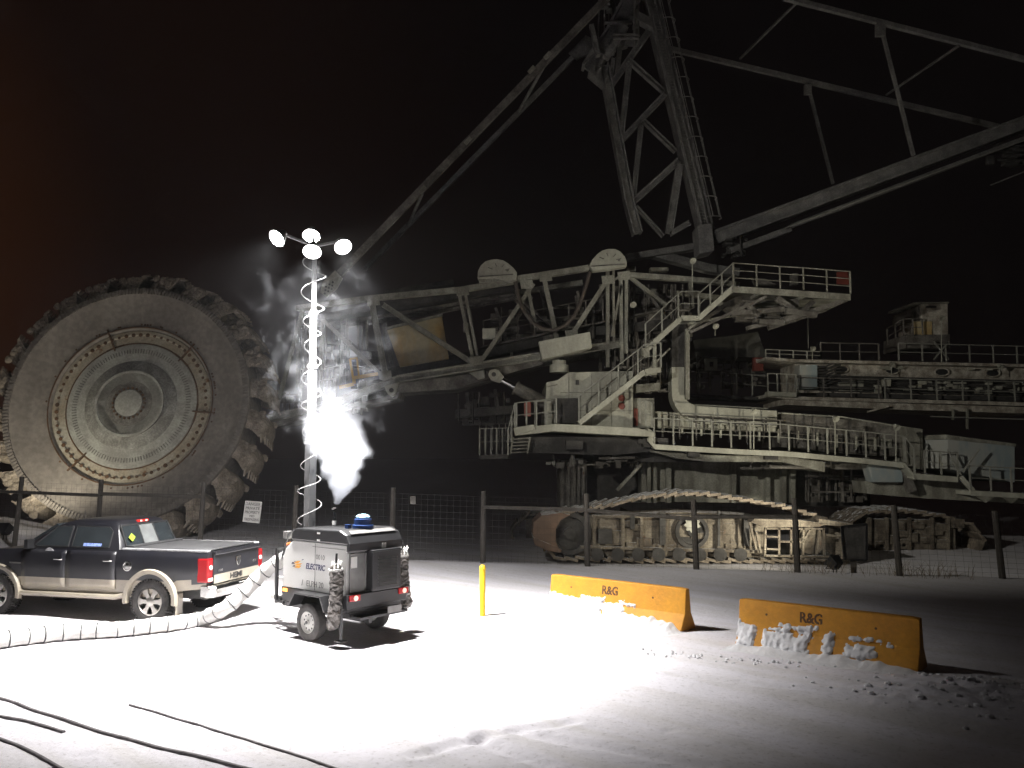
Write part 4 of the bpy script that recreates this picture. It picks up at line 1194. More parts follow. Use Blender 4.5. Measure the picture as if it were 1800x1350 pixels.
# ---------------------------------------------------------------- the wheel
def make_wheel():
    TILT = R(12)
    ax = V((0, -math.cos(TILT), math.sin(TILT)))
    o = P(222, 706, 35.5)
    u = V((1, 0, 0)); v_ = u.cross(ax) * -1      # v_ points up the face
    if v_.z < 0: v_ = -v_
    wheel = MB().lathe([(4.62, -2.4), (4.95, -2.4), (5.0, -2.2), (5.0, -.25), (5.10, -.22), (5.10, -.02), (5.06, .0), (4.86, -.03), (4.82, -.07), (3.52, -.42), (3.46, -.40), (3.40, -.40), (3.36, -.55), (2.9, -.62)], o, ax, 120)
    w = part(wheel, 'bucket_wheel', 'wheel_face', smooth=True)
    rb = MB(); n_ = 216
    def pt(r, a, h): return o + ax * h + (u * math.cos(a) + v_ * math.sin(a)) * r
    for i in range(n_):
        a = 2 * math.pi * i / n_; rd = u * math.cos(a) + v_ * math.sin(a); tg = rd.cross(ax)
        for (r0, r1, h, wd, hh) in ((4.84, 5.09, -.03, .07, .07),):
            p, q = pt(r0, a, h), pt(r1, a, h)
            rb.add([p - tg * wd / 2, p + tg * wd / 2, q + tg * wd / 2, q - tg * wd / 2, p - tg * wd / 2 + ax * hh, p + tg * wd / 2 + ax * hh, q + tg * wd / 2 + ax * hh, q - tg * wd / 2 + ax * hh],
                   [(0, 3, 2, 1), (4, 5, 6, 7), (0, 1, 5, 4), (1, 2, 6, 5), (2, 3, 7, 6), (3, 0, 4, 7)])
    part(rb, 'rim_rib', 'wheel_face', w, fix=False)
    # scalloped bolted ring, rust ring, pale dished cover, dashes, hub
    rg = MB().lathe([(3.36, -.56), (3.30, -.50), (3.14, -.50), (3.10, -.57), (2.80, -.60), (2.75, -.60)], o, ax, 96)
    sc = MB(); rr = random.Random(4)
    for i in range(64):
        a = 2 * math.pi * i / 64; c = pt(3.13, a, -.50); s = rr.uniform(.06, .095)
        sc.lathe([(s, 0), (s, .012), (s * .5, .02), (0, .02)], c, ax, 8)
    for i in range(44):
        a = rr.uniform(0, 2 * math.pi); sc.lathe([(.05, 0), (.045, .015), (0, .02)], pt(3.56 + .03 * rr.random(), a, -.41), ax, 7)
    rg.add(sc.v, sc.f, 1); part(rg, 'rusty_ring', [M['wheel_rusty'], M['rust_line']], w, smooth=True)
    rl = MB()
    for rad, h, rr_ in ((2.77, -.575, .035), (3.45, -.39, .03)):
        rl.tube([pt(rad, 2 * math.pi * i / 90, h) for i in range(90)], rr_, 6, closed=True)
    for a in (113, -6, 232, 48):
        a = R(a); p, q = pt(2.62, a, -.55), pt(3.62, a, -.40); rl.bar(p, q, .06, .10, ax)
        for da in (-.06, .05): rl.bar(pt(2.77, a, -.56), pt(2.77, a + da * 2.6, -.57), .09, .03, ax)
    part(rl, 'rust_seam', 'rust_line', w, fix=False)
    part(MB().lathe([(2.76, -.60), (2.72, -.53), (2.5, -.50), (2.28, -.50), (1.9, -.46), (1.50, -.36), (1.40, -.34)], o, ax, 90), 'dished_cover', 'wheel_pale', w, smooth=True)
    ds = MB()
    for i in range(128):
        a = 2 * math.pi * i / 128; rd = u * math.cos(a) + v_ * math.sin(a); tg = rd.cross(ax); p, q = pt(2.30, a, -.497), pt(2.49, a, -.497)
        ds.add([p - tg * .016, p + tg * .016, q + tg * .016, q - tg * .016, p - tg * .016 + ax * .012, p + tg * .016 + ax * .012, q + tg * .016 + ax * .012, q - tg * .016 + ax * .012],
               [(0, 3, 2, 1), (4, 5, 6, 7), (0, 1, 5, 4), (1, 2, 6, 5), (2, 3, 7, 6), (3, 0, 4, 7)])
    part(ds, 'slot_ring', 'hub', w, fix=False)
    part(MB().lathe([(1.95, -.47), (1.92, -.452), (1.50, -.345), (1.43, -.325)], o, ax, 72), 'stained_collar', 'collar', w, smooth=True)
    hu_ = MB().lathe([(1.44, -.33), (1.44, -.26), (1.34, -.26), (1.32, -.30), (.62, -.24), (.56, -.24)], o, ax, 64)
    part(MB().lathe([(1.445, -.27), (1.445, -.245), (1.34, -.245), (1.34, -.27)], o, ax, 64), 'hub_rim', 'wheel_pale', w, smooth=True)
    part(MB().lathe([(.57, -.24), (.57, -.19), (.54, -.18), (0, -.18)], o, ax, 40), 'hub_plate', 'wheel_pale', w, smooth=True)
    hb = MB()
    for i in range(22):
        a = 2 * math.pi * i / 22; hb.lathe([(.052, 0), (.052, .05), (0, .05)], pt(.66, a, -.235), ax, 6)
    hu_.add(hb.v, hb.f, 1); part(hu_, 'hub', [M['hub'], M['rust_line']], w, smooth=True)
    # one bucket, then copies round the rim
    bk = MB(); y0, y1 = -.95, .95
    outer = [(-.52, -.06), (-.56, .22), (-.50, .52), (-.34, .76), (-.08, .92), (.22, .97), (.50, .92), (.60, .84)]
    inner = [(.52, .78), (.20, .84), (-.04, .79), (-.26, .64), (-.39, .44), (-.44, .2), (-.42, -.06)]
    prof = outer + inner; k = len(prof); N = 8; vs = []
    rr = random.Random(9)
    for i in range(N + 1):
        t = i / N; y = y0 + (y1 - y0) * t; cr_ = 1 - .20 * abs(2 * t - 1) ** 3
        vs += [(x * (1 - .06 * abs(2 * t - 1) ** 3), y, z * cr_) for x, z in prof]
    fs = [(i * k + j, i * k + (j + 1) % k, (i + 1) * k + (j + 1) % k, (i + 1) * k + j) for i in range(N) for j in range(k)]
    bk.add(vs, fs); 
    for s in (y0, y1):
        pts = [(x * .94, s, z * .8) for x, z in outer] + [(.36, s, .35), (.20, s, -.06)]
        bk.prism([V(p) for p in pts], (0, .07 if s < 0 else -.07, 0))
    me_sub = MB(); me_sub.v = bk.v; me_sub.f = bk.f; me_sub.m = bk.m
    # caked clay, uneven
    for i in range(26):
        bm = bmesh.new(); r_ = rr.uniform(.08, .2); bmesh.ops.create_icosphere(bm, subdivisions=2, radius=r_)
        c = V((rr.uniform(-.42, .25), rr.choice((y0, y0 + .05, rr.uniform(y0, y1))), rr.uniform(.05, .7)))
        ix = {v: q for q, v in enumerate(bm.verts)}
        bk.add([c + V((v.co.x, v.co.y * .6, v.co.z)) * (1 + .5 * noise.noise(v.co * 9 + c * 4)) for v in bm.verts], [tuple(ix[v] for v in f.verts) for f in bm.faces]); bm.free()
    lip = MB()
    for i in range(6):
        y = y0 + .12 + i * (y1 - y0 - .24) / 5; z = .86 - .14 * abs(2 * (y - y0) / (y1 - y0) - 1) ** 3
        lip.prism([V((.46, y - .1, z - .02)), V((.46, y + .1, z - .02)), V((.82, y + .03, z + .06)), V((.82, y - .03, z + .06))], (-.02, 0, .07))
    lip.prism([V((.50, y0, .68)), V((.50, y1, .68)), V((.58, y1, .66)), V((.58, y0, .66))], (.03, 0, .16))
    me = None
    for i in range(24):
        a = R(6.5 + 15 * i); rd = u * math.cos(a) + v_ * math.sin(a); tg = ax.cross(rd)     # clockwise seen from the front
        tg = -tg if (u * math.cos(a - .1) + v_ * math.sin(a - .1) - rd).dot(tg) < 0 else tg
        Mx = Matrix((tg, tg.cross(rd) * -1, rd)).transposed().to_4x4()
        if Mx.to_3x3().determinant() < 0: Mx = Matrix((tg, tg.cross(rd), rd)).transposed().to_4x4()
        Mx.translation = o - ax * 1.22 + rd * 5.0 - EO
        if i == 0:
            b0 = bk.build('bucket', M['bucket'], w); l0 = lip.build('bucket_lip', M['bucket_pale'], w)
            l0.parent = b0; ob = b0
            # sub-part depth stays at three: lip joins the bucket as its own material
            bpy.data.objects.remove(l0)
            bk2 = MB(); bk2.add(bk.v, bk.f, 0); bk2.add(lip.v, lip.f, 1)
            bpy.data.objects.remove(b0)
            ob = bk2.build('bucket', [M['bucket'], M['bucket_pale']], w); b0 = ob
        else:
            ob = b0.copy(); COL.objects.link(ob); ob.parent = w
        s = 1 + .05 * math.sin(i * 2.7)
        ob.matrix_local = Mx @ Matrix.Diagonal((1, 1, s, 1))
make_wheel()

# ---------------------------------------------------------------- wheel boom (near truss Y=37, far truss 3.2 m behind)
YB, DB = 37.0, 3.2
bm_ = MB()
for dy in (0, DB):
    strip(bm_, [(470, 735), (560, 716), (702, 665), (951, 625), (1092, 604)], YB, 13, .45, True, dy)
    strip(bm_, [(520, 541), (643, 524), (810, 508), (910, 492)], YB, 9, .4, False, dy)
    strip(bm_, [(905, 490), (1035, 470)], YB, 10, .35, False, dy)
    strip(bm_, [(1098, 482), (1170, 487), (1245, 493), (1300, 500)], YB, 9, .35, False, dy)
boom = part(bm_, 'wheel_boom', 'paint')
def brace(pts, w, d=.22, dy=0, m_='paint', y=YB, i=False):
    return part(strip(MB(), pts, y, w, d, i, dy), 'brace', m_, boom)
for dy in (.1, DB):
    m_ = 'paint' if dy < 1 else 'paint_dirty'  # far truss takes the darker paint, putting shading into its colour
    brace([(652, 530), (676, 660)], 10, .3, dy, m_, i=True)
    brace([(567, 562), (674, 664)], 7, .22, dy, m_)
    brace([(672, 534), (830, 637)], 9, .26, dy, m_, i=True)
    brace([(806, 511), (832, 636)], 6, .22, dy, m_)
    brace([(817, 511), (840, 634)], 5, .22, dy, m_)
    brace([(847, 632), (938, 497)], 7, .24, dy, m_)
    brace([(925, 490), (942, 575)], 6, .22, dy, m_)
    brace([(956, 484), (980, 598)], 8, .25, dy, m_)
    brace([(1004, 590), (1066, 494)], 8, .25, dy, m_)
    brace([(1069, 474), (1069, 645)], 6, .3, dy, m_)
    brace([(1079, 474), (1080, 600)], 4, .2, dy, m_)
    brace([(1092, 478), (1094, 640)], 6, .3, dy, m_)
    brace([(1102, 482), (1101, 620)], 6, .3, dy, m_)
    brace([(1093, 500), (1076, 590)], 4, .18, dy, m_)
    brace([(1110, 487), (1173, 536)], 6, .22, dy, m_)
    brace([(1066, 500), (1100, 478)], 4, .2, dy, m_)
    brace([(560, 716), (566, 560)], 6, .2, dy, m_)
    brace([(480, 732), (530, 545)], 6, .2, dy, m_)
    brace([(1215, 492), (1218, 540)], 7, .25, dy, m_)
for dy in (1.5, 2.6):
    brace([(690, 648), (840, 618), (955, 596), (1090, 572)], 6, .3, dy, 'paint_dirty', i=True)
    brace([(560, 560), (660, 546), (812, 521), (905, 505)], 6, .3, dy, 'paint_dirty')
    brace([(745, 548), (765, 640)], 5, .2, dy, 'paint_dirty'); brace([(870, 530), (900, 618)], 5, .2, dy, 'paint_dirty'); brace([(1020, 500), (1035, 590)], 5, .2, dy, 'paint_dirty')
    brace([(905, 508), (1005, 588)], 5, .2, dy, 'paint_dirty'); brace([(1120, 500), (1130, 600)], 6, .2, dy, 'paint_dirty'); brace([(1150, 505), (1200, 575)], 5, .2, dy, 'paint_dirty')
# gusset plates
gp = MB()
for (x, y) in ((676, 660), (836, 634), (812, 512), (655, 530), (958, 487), (1004, 588), (1068, 492), (1096, 485), (925, 500)):
    part(slab(MB(), [(x - 11, y - 7), (x + 11, y - 9), (x + 13, y + 6), (x - 9, y + 8)], YB - .03, .05), 'gusset', 'paint', boom, bevel=.01)
# plated belly and conveyor inside the boom
bl = MB()
slab(bl, [(702, 674), (845, 655), (900, 640), (955, 634), (955, 640), (850, 668), (800, 684), (702, 690)], YB + .5, 2.4)
slab(bl, [(480, 742), (690, 694), (702, 690), (700, 700), (560, 728), (480, 752)], YB + .5, 2.4)
part(bl, 'boom_belly', 'paint_dirty', boom)
cv = MB()
slab(cv, [(520, 560), (660, 534), (905, 503), (905, 512), (660, 545), (520, 572)], YB + 1.0, 1.3)
slab(cv, [(675, 511), (797, 490), (797, 498), (675, 519)], YB + 1.2, 1.0)
slab(cv, [(640, 655), (1040, 575), (1180, 560), (1180, 578), (1040, 590), (640, 672)], YB + 1.4, 1.2)
part(cv, 'belt_conveyor', 'paint_dark', boom)
for a_ in ((845, 540, 1060, 600, 44, YB + 1.2, YB + 3.0, 6, 22, 3), (520, 560, 660, 680, 50, YB + .9, YB + 2.8, 6, 24, 5), (1105, 500, 1215, 600, 56, YB + 1.2, YB + 3.0, 8, 30, 8), (470, 690, 640, 730, 30, YB + .6, YB + 2.4, 6, 24, 15)):
    part(clutter(MB(), *a_), 'machinery', 'paint_dirty', boom, fix=False)
part(strip(MB(), [(845, 610), (1000, 578), (1160, 545)], YB + 1.0, 3, .9), 'walkway', 'paint_dirty', boom)
railing([(850, 607), (1000, 577), (1060, 566)], YB + .9, 7, 44, boom, 'paint_dirty')
# rounded guard plates over the top chord
for (pts) in ([(839, 489), (840, 476), (845, 466), (853, 459), (863, 456), (873, 455), (884, 457), (894, 463), (903, 471), (909, 479), (908, 491), (898, 495), (870, 488)],
              [(1036, 466), (1041, 456), (1049, 447), (1058, 440), (1069, 437), (1081, 437), (1091, 442), (1098, 450), (1102, 459), (1102, 468), (1070, 473), (1042, 476)]):
    part(slab(MB(), pts, YB - .35, .5), 'guard_plate', 'paint_clean', boom, bevel=.03)
part(strip(MB(), [(842, 492), (900, 489)], YB - .2, 8, .3), 'guard_foot', 'paint', boom)
for cx_, cy_ in ((876, 478), (1072, 460)):
    gm_ = MB()
    for a_ in (30, 75, 120, 160): strip(gm_, [(cx_ - 12 * math.cos(R(a_)), cy_ - 10 * math.sin(R(a_))), (cx_ - 21 * math.cos(R(a_)), cy_ - 16 * math.sin(R(a_)))], YB - .37, 1.3, .03)
    strip(gm_, [(cx_ - 33, cy_ + 8), (cx_ + 26, cy_ + 4)], YB - .38, 1.6, .05)
    gm_.cyl(P(cx_ + 16, cy_ - 3, YB - .37), P(cx_ + 16, cy_ - 3, YB - .33), .06, n=10)
    part(gm_, 'guard_rib', 'paint_dirty', boom)
# light box girder, small boxes, lug
part(slab(MB(), [(947, 600), (1037, 583), (1041, 611), (953, 632)], YB - .9, .8), 'sheet_cover', 'paint_clean', boom, bevel=.02)
for r_ in ((1054 - 240, 567, 824, 583), (848, 577, 871, 595)):
    part(slab(MB(), rect(*r_), YB + .2, .4), 'switch_box', 'paint_clean', boom, bevel=.015)
lg = slab(MB(), [(674, 678), (700, 672), (694, 694), (688, 698), (682, 694)], YB - .2, .3)
part(lg, 'lug', 'paint_clean', boom, bevel=.02)
part(MB().cyl(P(688, 686, YB - .26), P(688, 686, YB - .2), .10, n=14), 'lug_eye', 'paint_dark', boom)
# yellow plate and yellow handrail
part(slab(MB(), [(680, 580), (777, 556), (789, 631), (703, 645)], YB + 1.15, .15), 'yellow_plate', 'yellow_panel', boom, bevel=.01)
part(strip(MB(), [(678, 577), (778, 553)], YB + 1.1, 4, .2), 'plate_trim', 'paint', boom)
yr = MB()
strip(yr, [(596, 681), (622, 675), (622, 664), (664, 657)], YB - .3, 6, .06)
strip(yr, [(615, 631), (622, 675)], YB - .3, 4, .06); strip(yr, [(627, 629), (631, 664)], YB - .3, 3, .05); strip(yr, [(615, 631), (628, 629)], YB - .3, 3, .05)
part(yr, 'yellow_handrail', 'yellow_rail', boom)
railing([(560, 690), (615, 678)], YB - .2, 3, 40, boom)
# hose loop
hp_ = [(906, 495), (912, 525), (921, 547), (935, 566), (953, 578), (972, 581), (992, 573), (1009, 556), (1021, 530), (1030, 503), (1037, 478)]
part(MB().tube(pl(hp_, YB - .5), .085, 8), 'hydraulic_hose', 'hose', boom, smooth=True)
# lifting cylinder
cy = MB()
slab(cy, [(824, 655), (852, 650), (852, 664), (840, 667)], YB + .3, .4)
cy.cyl(P(868, 658, YB - .25), P(868, 658, YB + .25), .24, n=20)
slab(cy, [(860, 651), (876, 650), (886, 662), (878, 673), (862, 668)], YB - .2, .4)
c_o = part(cy, 'lifting_cylinder', 'paint_clean', boom, bevel=.02)
a, b, c = P(880, 667, YB), P(905, 681, YB), P(965, 712, YB)
part(MB().cyl(a, b, .13, n=14), 'piston_rod', 'chrome', boom)
part(MB().cyl(b, c, .27, n=18).cyl(b, b.lerp(c, .06), .33, n=18), 'cylinder_barrel', 'paint_dirty', boom, smooth=True)
part(MB().cyl(P(868, 658, YB - .27), P(868, 658, YB - .25), .10, n=12), 'lug_eye', 'paint_dark', boom)

# ---------------------------------------------------------------- ties from mast to wheel boom
def tie(pts, y, w, name='tie_bar', m_='mast_grey', d=.22):
    return part(strip(MB(), pts, y, w, d), name, m_)
t1 = tie([(585, 492), (1115, -55)], 36.6, 12, m_='paint_dirty')
et = slab(MB(), [(566, 497), (589, 475), (602, 489), (592, 507), (574, 522), (563, 514)], 36.5, .12)
part(et, 'end_plate', 'paint', t1, bevel=.01)
hl = MB()
for i in range(3):
    for j in range(3): hl.cyl(P(573 + i * 6 - j * 1, 501 + j * 6 - i * 4 + 3, 36.48), P(573 + i * 6 - j, 501 + j * 6 - i * 4 + 3, 36.5), .045, n=8)
part(hl, 'rivet', 'paint_dark', t1)
for (x, y) in ((742, 333), (934, 122), (822, 247), (962, 97)):
    part(slab(MB(), [(x - 7, y + 3), (x + 3, y - 8), (x + 8, y - 3), (x - 2, y + 8)], 36.55, .05), 'splice_plate', 'paint', t1)
t2 = tie([(640, 473), (1028, 78)], 42.5, 8)
part(slab(MB(), [(1000, 92), (1030, 62), (1046, 70), (1048, 88), (1014, 104)], 42.4, .15), 'end_plate', 'mast_grey', t2)
for a_, b_ in (((742, 340), (718, 396)), ((957, 114), (912, 196))):
    p, q = P(*a_, 36.7), P(*b_, 42.4); part(MB().bar(p, q, .13, .13), 'spreader', 'mast_grey', t1)

# ---------------------------------------------------------------- mast
YM = 38.5
ms = MB()
strip(ms, [(1246, 412), (1153, 20), (1140, -40)], YM, 25, .9, True)
strip(ms, [(1122, 408), (1107, 350), (1068, 138), (1062, 110)], YM, 17, .7, True)
mast = part(ms, 'mast', 'mast_grey')
mh = MB()
strip(mh, [(1036, 118), (1075, 60), (1118, -20)], YM, 30, .8, True)
strip(mh, [(1040, 118), (1066, 140)], YM, 16, .8)
strip(mh, [(1065, 100), (1100, 45)], YM - .5, 12, .3)
strip(mh, [(1078, 60), (1122, 60)], YM - .6, 3, .1); strip(mh, [(1078, 67), (1122, 67)], YM - .6, 3, .1)
strip(mh, [(1040, 42), (1052, 96)], YM - .3, 8, .3); strip(mh, [(1075, 0), (1100, 80)], YM + 1.2, 10, .4)
strip(mh, [(1110, 20), (1150, 42)], YM, 14, .5); strip(mh, [(1098, 20), (1085, 130)], YM + 1.6, 8, .4)
clutter(mh, 1050, 0, 1125, 85, 26, YM - .2, YM + 2, 6, 20, 4)
part(mh, 'mast_head', 'mast_grey', mast, fix=False)
for p, q, w in (((1075, 145), (1143, 48), 11), ((1107, 100), (1168, 155), 8), ((1108, 105), (1093, 240), 10), ((1093, 243), (1172, 160), 10), ((1132, 206), (1190, 262), 7), ((1129, 214), (1115, 342), 9),
                ((1116, 350), (1196, 278), 11), ((1197, 284), (1178, 408), 13), ((1120, 360), (1168, 412), 6), ((1180, 408), (1215, 388), 9), ((1080, 96), (1074, 140), 7)):
    part(strip(MB(), [p, q], YM, w, .3, True, .2), 'brace', 'mast_grey', mast)
ld = MB(); n_ = 74
for s in (-5, 5): strip(ld, [(1240 + s, 400), (1149 + s, 10)], YM - .25, 1.6, .05)
for i in range(n_):
    t = i / n_; x = 1240 - 91 * t; y = 400 - 390 * t
    ld.tube(pl([(x - 5, y), (x + 5, y)], YM - .22), .016, 5)
part(ld, 'ladder', 'mast_grey', mast, fix=False)
cg = MB()
for i in range(12):
    t = i / 11.5; x = 1244 - 92 * t; y = 388 - 394 * t
    c = P(x + 4, y, YM - .3)
    ring = [c + V((.36 * math.cos(w) + .05, -.42 - .40 * math.sin(w), 0)) for w in [R(-30) + R(240) * k / 12 for k in range(13)]]
    cg.tube(ring, .022, 5)
for dx, dyy in ((.38, -.5), (.25, -.75), (-.05, -.82)):
    cg.tube([P(1248, 388, YM - .3) + V((dx, dyy, 0)), P(1153, -10, YM - .3) + V((dx, dyy, 0))], .018, 5)
part(cg, 'ladder_cage', 'mast_grey', mast, fix=False)
part(slab(MB(), [(1226, 396), (1252, 392), (1256, 440), (1230, 446)], YM - .4, 1.2), 'mast_foot', 'mast_grey', mast, bevel=.03)

# ---------------------------------------------------------------- counterweight boom and its ties
cb = MB()
slab(cb, [(1250, 406), (1810, 199), (1850, 184), (1850, 205), (1810, 222), (1262, 424)], YM, .6)
strip(cb, [(1255, 407), (1850, 187)], YM - .15, 3, .9); strip(cb, [(1263, 425), (1850, 207)], YM - .15, 3, .9)
cwb = part(cb, 'counterweight_boom', 'mast_grey')
part(strip(strip(MB(), [(1391, 397), (1800, 243), (1850, 224)], YM - .2, 7, .4), [(1285, 440), (1391, 401)], YM - .1, 10, .5), 'service_pipe', 'mast_grey', cwb)
part(strip(MB(), [(1380, 401), (1560, 334), (1800, 247)], YM - .3, 1.6, .05), 'handrail', 'rail', cwb)
for a_ in ((1735, 245, 1800, 285, 22, YM, YM + 1, 6, 26, 2), (1270, 415, 1310, 450, 16, YM - .4, YM + .4, 4, 14, 7)): part(clutter(MB(), *a_), 'machinery', 'paint_dark', cwb, fix=False)
part(strip(MB(), [(1742, 325), (1800, 302)], YM + 2, 2, .05), 'hanging_pipe', 'mast_grey', cwb)
u1 = tie([(1178, 84), (1810, 234)], 42.5, 8)
u2 = tie([(1380, -6), (1850, 114)], 36.8, 8)
for p, q, w, ya, yb in (((1402, 3), (1301, 103), 3.4, 36.9, 42.5), ((1686, 80), (1558, 167), 2.6, 36.9, 42.5)):
    part(MB().bar(P(*p, ya), P(*q, yb), w * 38 / F, .1), 'spreader', 'mast_grey', u2)
for p, q, w, ya in (((1548, 38), (1607, 272), 5, 37.0), ((1421, 148), (1465, 322), 4.5, 42.4)):
    h_ = part(strip(MB(), [p, q], ya, w, .16), 'hanger', 'mast_grey', u2 if ya < 40 else u1)
part(slab(MB(), rect(1541, 40, 1557, 62), 36.75, .2), 'hanger_plate', 'mast_grey', u2); part(slab(MB(), rect(1415, 148, 1427, 165), 42.3, .2), 'hanger_plate', 'mast_grey', u1)
# beam crossing at the mast foot
part(strip(strip(MB(), [(1100, 452), (1235, 430)], YM + .6, 11, .6), [(1150, 444), (1245, 470), (1300, 478)], YM + .9, 14, .6), 'foot_beam', 'mast_grey')
for r_ in (rect(1103, 468, 1118, 476), rect(1143, 470, 1175, 476)): part(slab(MB(), r_, YM, .4), 'foot_plate', 'paint')

# ---------------------------------------------------------------- upper platform with flights of stairs
YP = 35.4
up_ = deck([(1289, 503), (1340, 506), (1495, 517)], YP, 11, 3.2, 'upper_platform', 'paint')
railing([(1289, 501), (1320, 503), (1370, 507), (1420, 510), (1468, 514), (1495, 516)], YP, 5, 40, up_, 'paint', 2)
railing([(1289, 501), (1495, 516)], YP + 3.1, 5, 40, up_, 'paint_dirty', 2)
ub = MB()
for a_, b_, w, dy in (((1494, 524), (1385, 560), 8, .3), ((1494, 524), (1385, 560), 8, 2.6), ((1290, 548), (1385, 540), 8, .4), ((1385, 545), (1440, 552), 9, .2), ((1315, 530), (1340, 552), 9, .4), ((1372, 520), (1412, 548), 9, .4), ((1412, 548), (1440, 525), 8, .6),
                      ((1335, 565), (1410, 548), 7, 1.8), ((1340, 562), (1385, 564), 8, .4), ((1216, 582), (1352, 518), 5, .3), ((1230, 566), (1300, 520), 7, 1.5)):
    strip(ub, [a_, b_], YP, w, .3, False, dy)
slab(ub, [(1270, 535), (1300, 518), (1330, 520), (1330, 556), (1300, 556)], YP + 1.6, .8)
clutter(ub, 1290, 525, 1400, 562, 26, YP + .8, YP + 3, 8, 30, 12)
part(ub, 'platform_bracing', 'paint_dirty', up_, fix=False)
part(slab(MB(), rect(1471, 478, 1494, 500), YP + 1.6, .05), 'red_plate', 'red_panel', up_)
for r_ in (rect(1393, 480, 1403, 500), [(1325, 488), (1345, 490), (1365, 500), (1330, 500)]): part(slab(MB(), r_, YP + 2, .4), 'cabinet', 'paint_dirty', up_)
def stair(pa, pb, y, n, parent=None, h=44, landing=None, treads=True):
    """flight from foot pa to head pb"""
    st_ = MB()
    for dy in (0, .95): strip(st_, [pa, pb] + ([landing] if landing else []), y, 9, .07, False, dy)
    s = part(st_, 'staircase', 'paint_clean', parent)
    if treads:
        tr = MB()
        for i in range(n):
            t = (i + .5) / n; c = P(pa[0] + (pb[0] - pa[0]) * t, pa[1] + (pb[1] - pa[1]) * t, y)
            tr.box(c + V((0, .51, .02)), (.30, .86, .045))
        part(tr, 'stair_tread', 'paint', s, fix=False)
    ra = [pa, pb] + ([landing] if landing else [])
    for dy in (0, 1.0):
        railing([(x, yy - 4) for x, yy in ra], y + dy, max(3, int(abs(pb[0] - pa[0]) / 28)), h, s)
    return s
stair((1018, 744), (1134, 653), YP - .1, 17, None, 44, (1162, 650))
stair((1135, 616), (1198, 559), YP + .4, 10, None, 44, (1230, 559))
stair((1228, 560), (1290, 505), YP + .2, 9, None, 40)
# landing plate and posts
part(slab(slab(MB(), rect(1128, 612, 1142, 626), YP + .4, 1.0), rect(1148, 596, 1154, 650), YP + .5, .15), 'landing', 'paint')
part(strip(strip(MB(), [(1209, 578), (1209, 702)], YP + .9, 7, .25), [(1209, 580), (1225, 566), (1300, 552)], YP + .9, 4, .2), 'support_post', 'paint')
part(strip(MB(), [(1140, 650), (1178, 612)], YP + .6, 3, .1), 'stair_strut', 'paint')

# ---------------------------------------------------------------- machinery house, slewing deck
YH = 36.4
ho = MB()
slab(ho, [(958, 752), (960, 672), (980, 668), (1000, 654), (1113, 652), (1113, 752)], YH, 5.0)
house = part(ho, 'machinery_house', 'paint_clean', bevel=.03)
pn = MB()
for x in (1000, 1040, 1075): strip(pn, [(x, 656), (x, 750)], YH - .03, 1.4, .06)
for y in (690, 722): strip(pn, [(985, y), (1112, y)], YH - .03, 1.2, .06)
strip(pn, [(962, 680), (980, 676)], YH - .03, 2, .06)
slab(pn, rect(969, 700, 984, 724), YH - .03, .05)
part(pn, 'panel_seam', 'paint', house)
for (x, y) in ((1093, 700), (1093, 714)): part(MB().cyl(P(x, y, YH - .06), P(x, y, YH), .14, n=14), 'port_cover', 'red_panel', house)
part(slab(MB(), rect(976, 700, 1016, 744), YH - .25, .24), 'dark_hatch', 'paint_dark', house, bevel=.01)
part(MB().tube(pl([(983, 655), (983, 642)], YH + .6), .42, 16).tube(pl([(983, 642), (983, 634)], YH + .6), .30, 16), 'drive_motor', 'paint_clean', house, smooth=True)
part(slab(MB(), rect(1012, 668, 1018, 676), YH - .1, .1), 'switch_box', 'paint_dark', house)
for a_ in ((1110, 620, 1180, 690, 40, YH + .8, YH + 3, 6, 22, 21), (1060, 600, 1150, 650, 26, YH + 1, YH + 3, 6, 22, 22)): part(clutter(MB(), *a_), 'machinery', 'paint_dirty', house, fix=False)
part(slab(MB(), [(1118, 690), (1160, 686), (1160, 672), (1118, 676)], YH + .4, 1.0), 'end_box', 'paint', house, bevel=.02)
# dark doorway and rear compartment
part(slab(MB(), rect(1113, 700, 1150, 752), YH + .5, 3.0), 'rear_compartment', 'paint', house)
part(slab(MB(), rect(1114, 718, 1121, 748), YH + .42, .07), 'red_extinguisher_box', 'red_panel', house)
# base frame under the house
bf = MB()
slab(bf, [(905, 752), (978, 745), (1122, 752), (1150, 760), (1150, 768), (1110, 766), (972, 758), (905, 766)], YP, 5.5)
sd = part(bf, 'slewing_deck', 'paint_clean', bevel=.02)
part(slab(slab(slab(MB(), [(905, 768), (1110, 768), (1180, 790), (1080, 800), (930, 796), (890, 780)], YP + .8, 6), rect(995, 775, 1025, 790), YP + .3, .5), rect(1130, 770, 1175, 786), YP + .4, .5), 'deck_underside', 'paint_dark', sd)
railing([(908, 752), (945, 748), (978, 744)], YP, 4, 44, sd)
railing([(940, 750), (1012, 744)], YP + .9, 4, 44, sd)
part(slab(MB(), rect(921, 705, 933, 732), YP + .05, .05), 'red_plate', 'red_panel', sd)
railing([(905, 752), (893, 800)], YP, 2, 44, sd)
part(slab(MB(), [(902, 752), (938, 746), (942, 754), (905, 766)], YP - .15, .14), 'lit_corner_box', 'paint_clean', sd, bevel=.02)
# lower left gangway and short ladder
lw = deck([(845, 800), (893, 798)], YP + .6, 8, 2.2, 'lower_gangway', 'paint_dirty')
railing([(843, 800), (893, 798)], YP + .6, 5, 46, lw); railing([(843, 792), (900, 790)], YP + 2.6, 5, 46, lw, 'paint_dirty')
lr = MB()
for s in (0, 30): strip(lr, [(902 + s, 768), (897 + s, 798)], YP + .2, 3, .08)
for i in range(5): strip(lr, [(902 - i, 772 + i * 6), (930 - i, 770 + i * 6)], YP + .2, 2, .25)
part(lr, 'short_ladder', 'paint', lw)
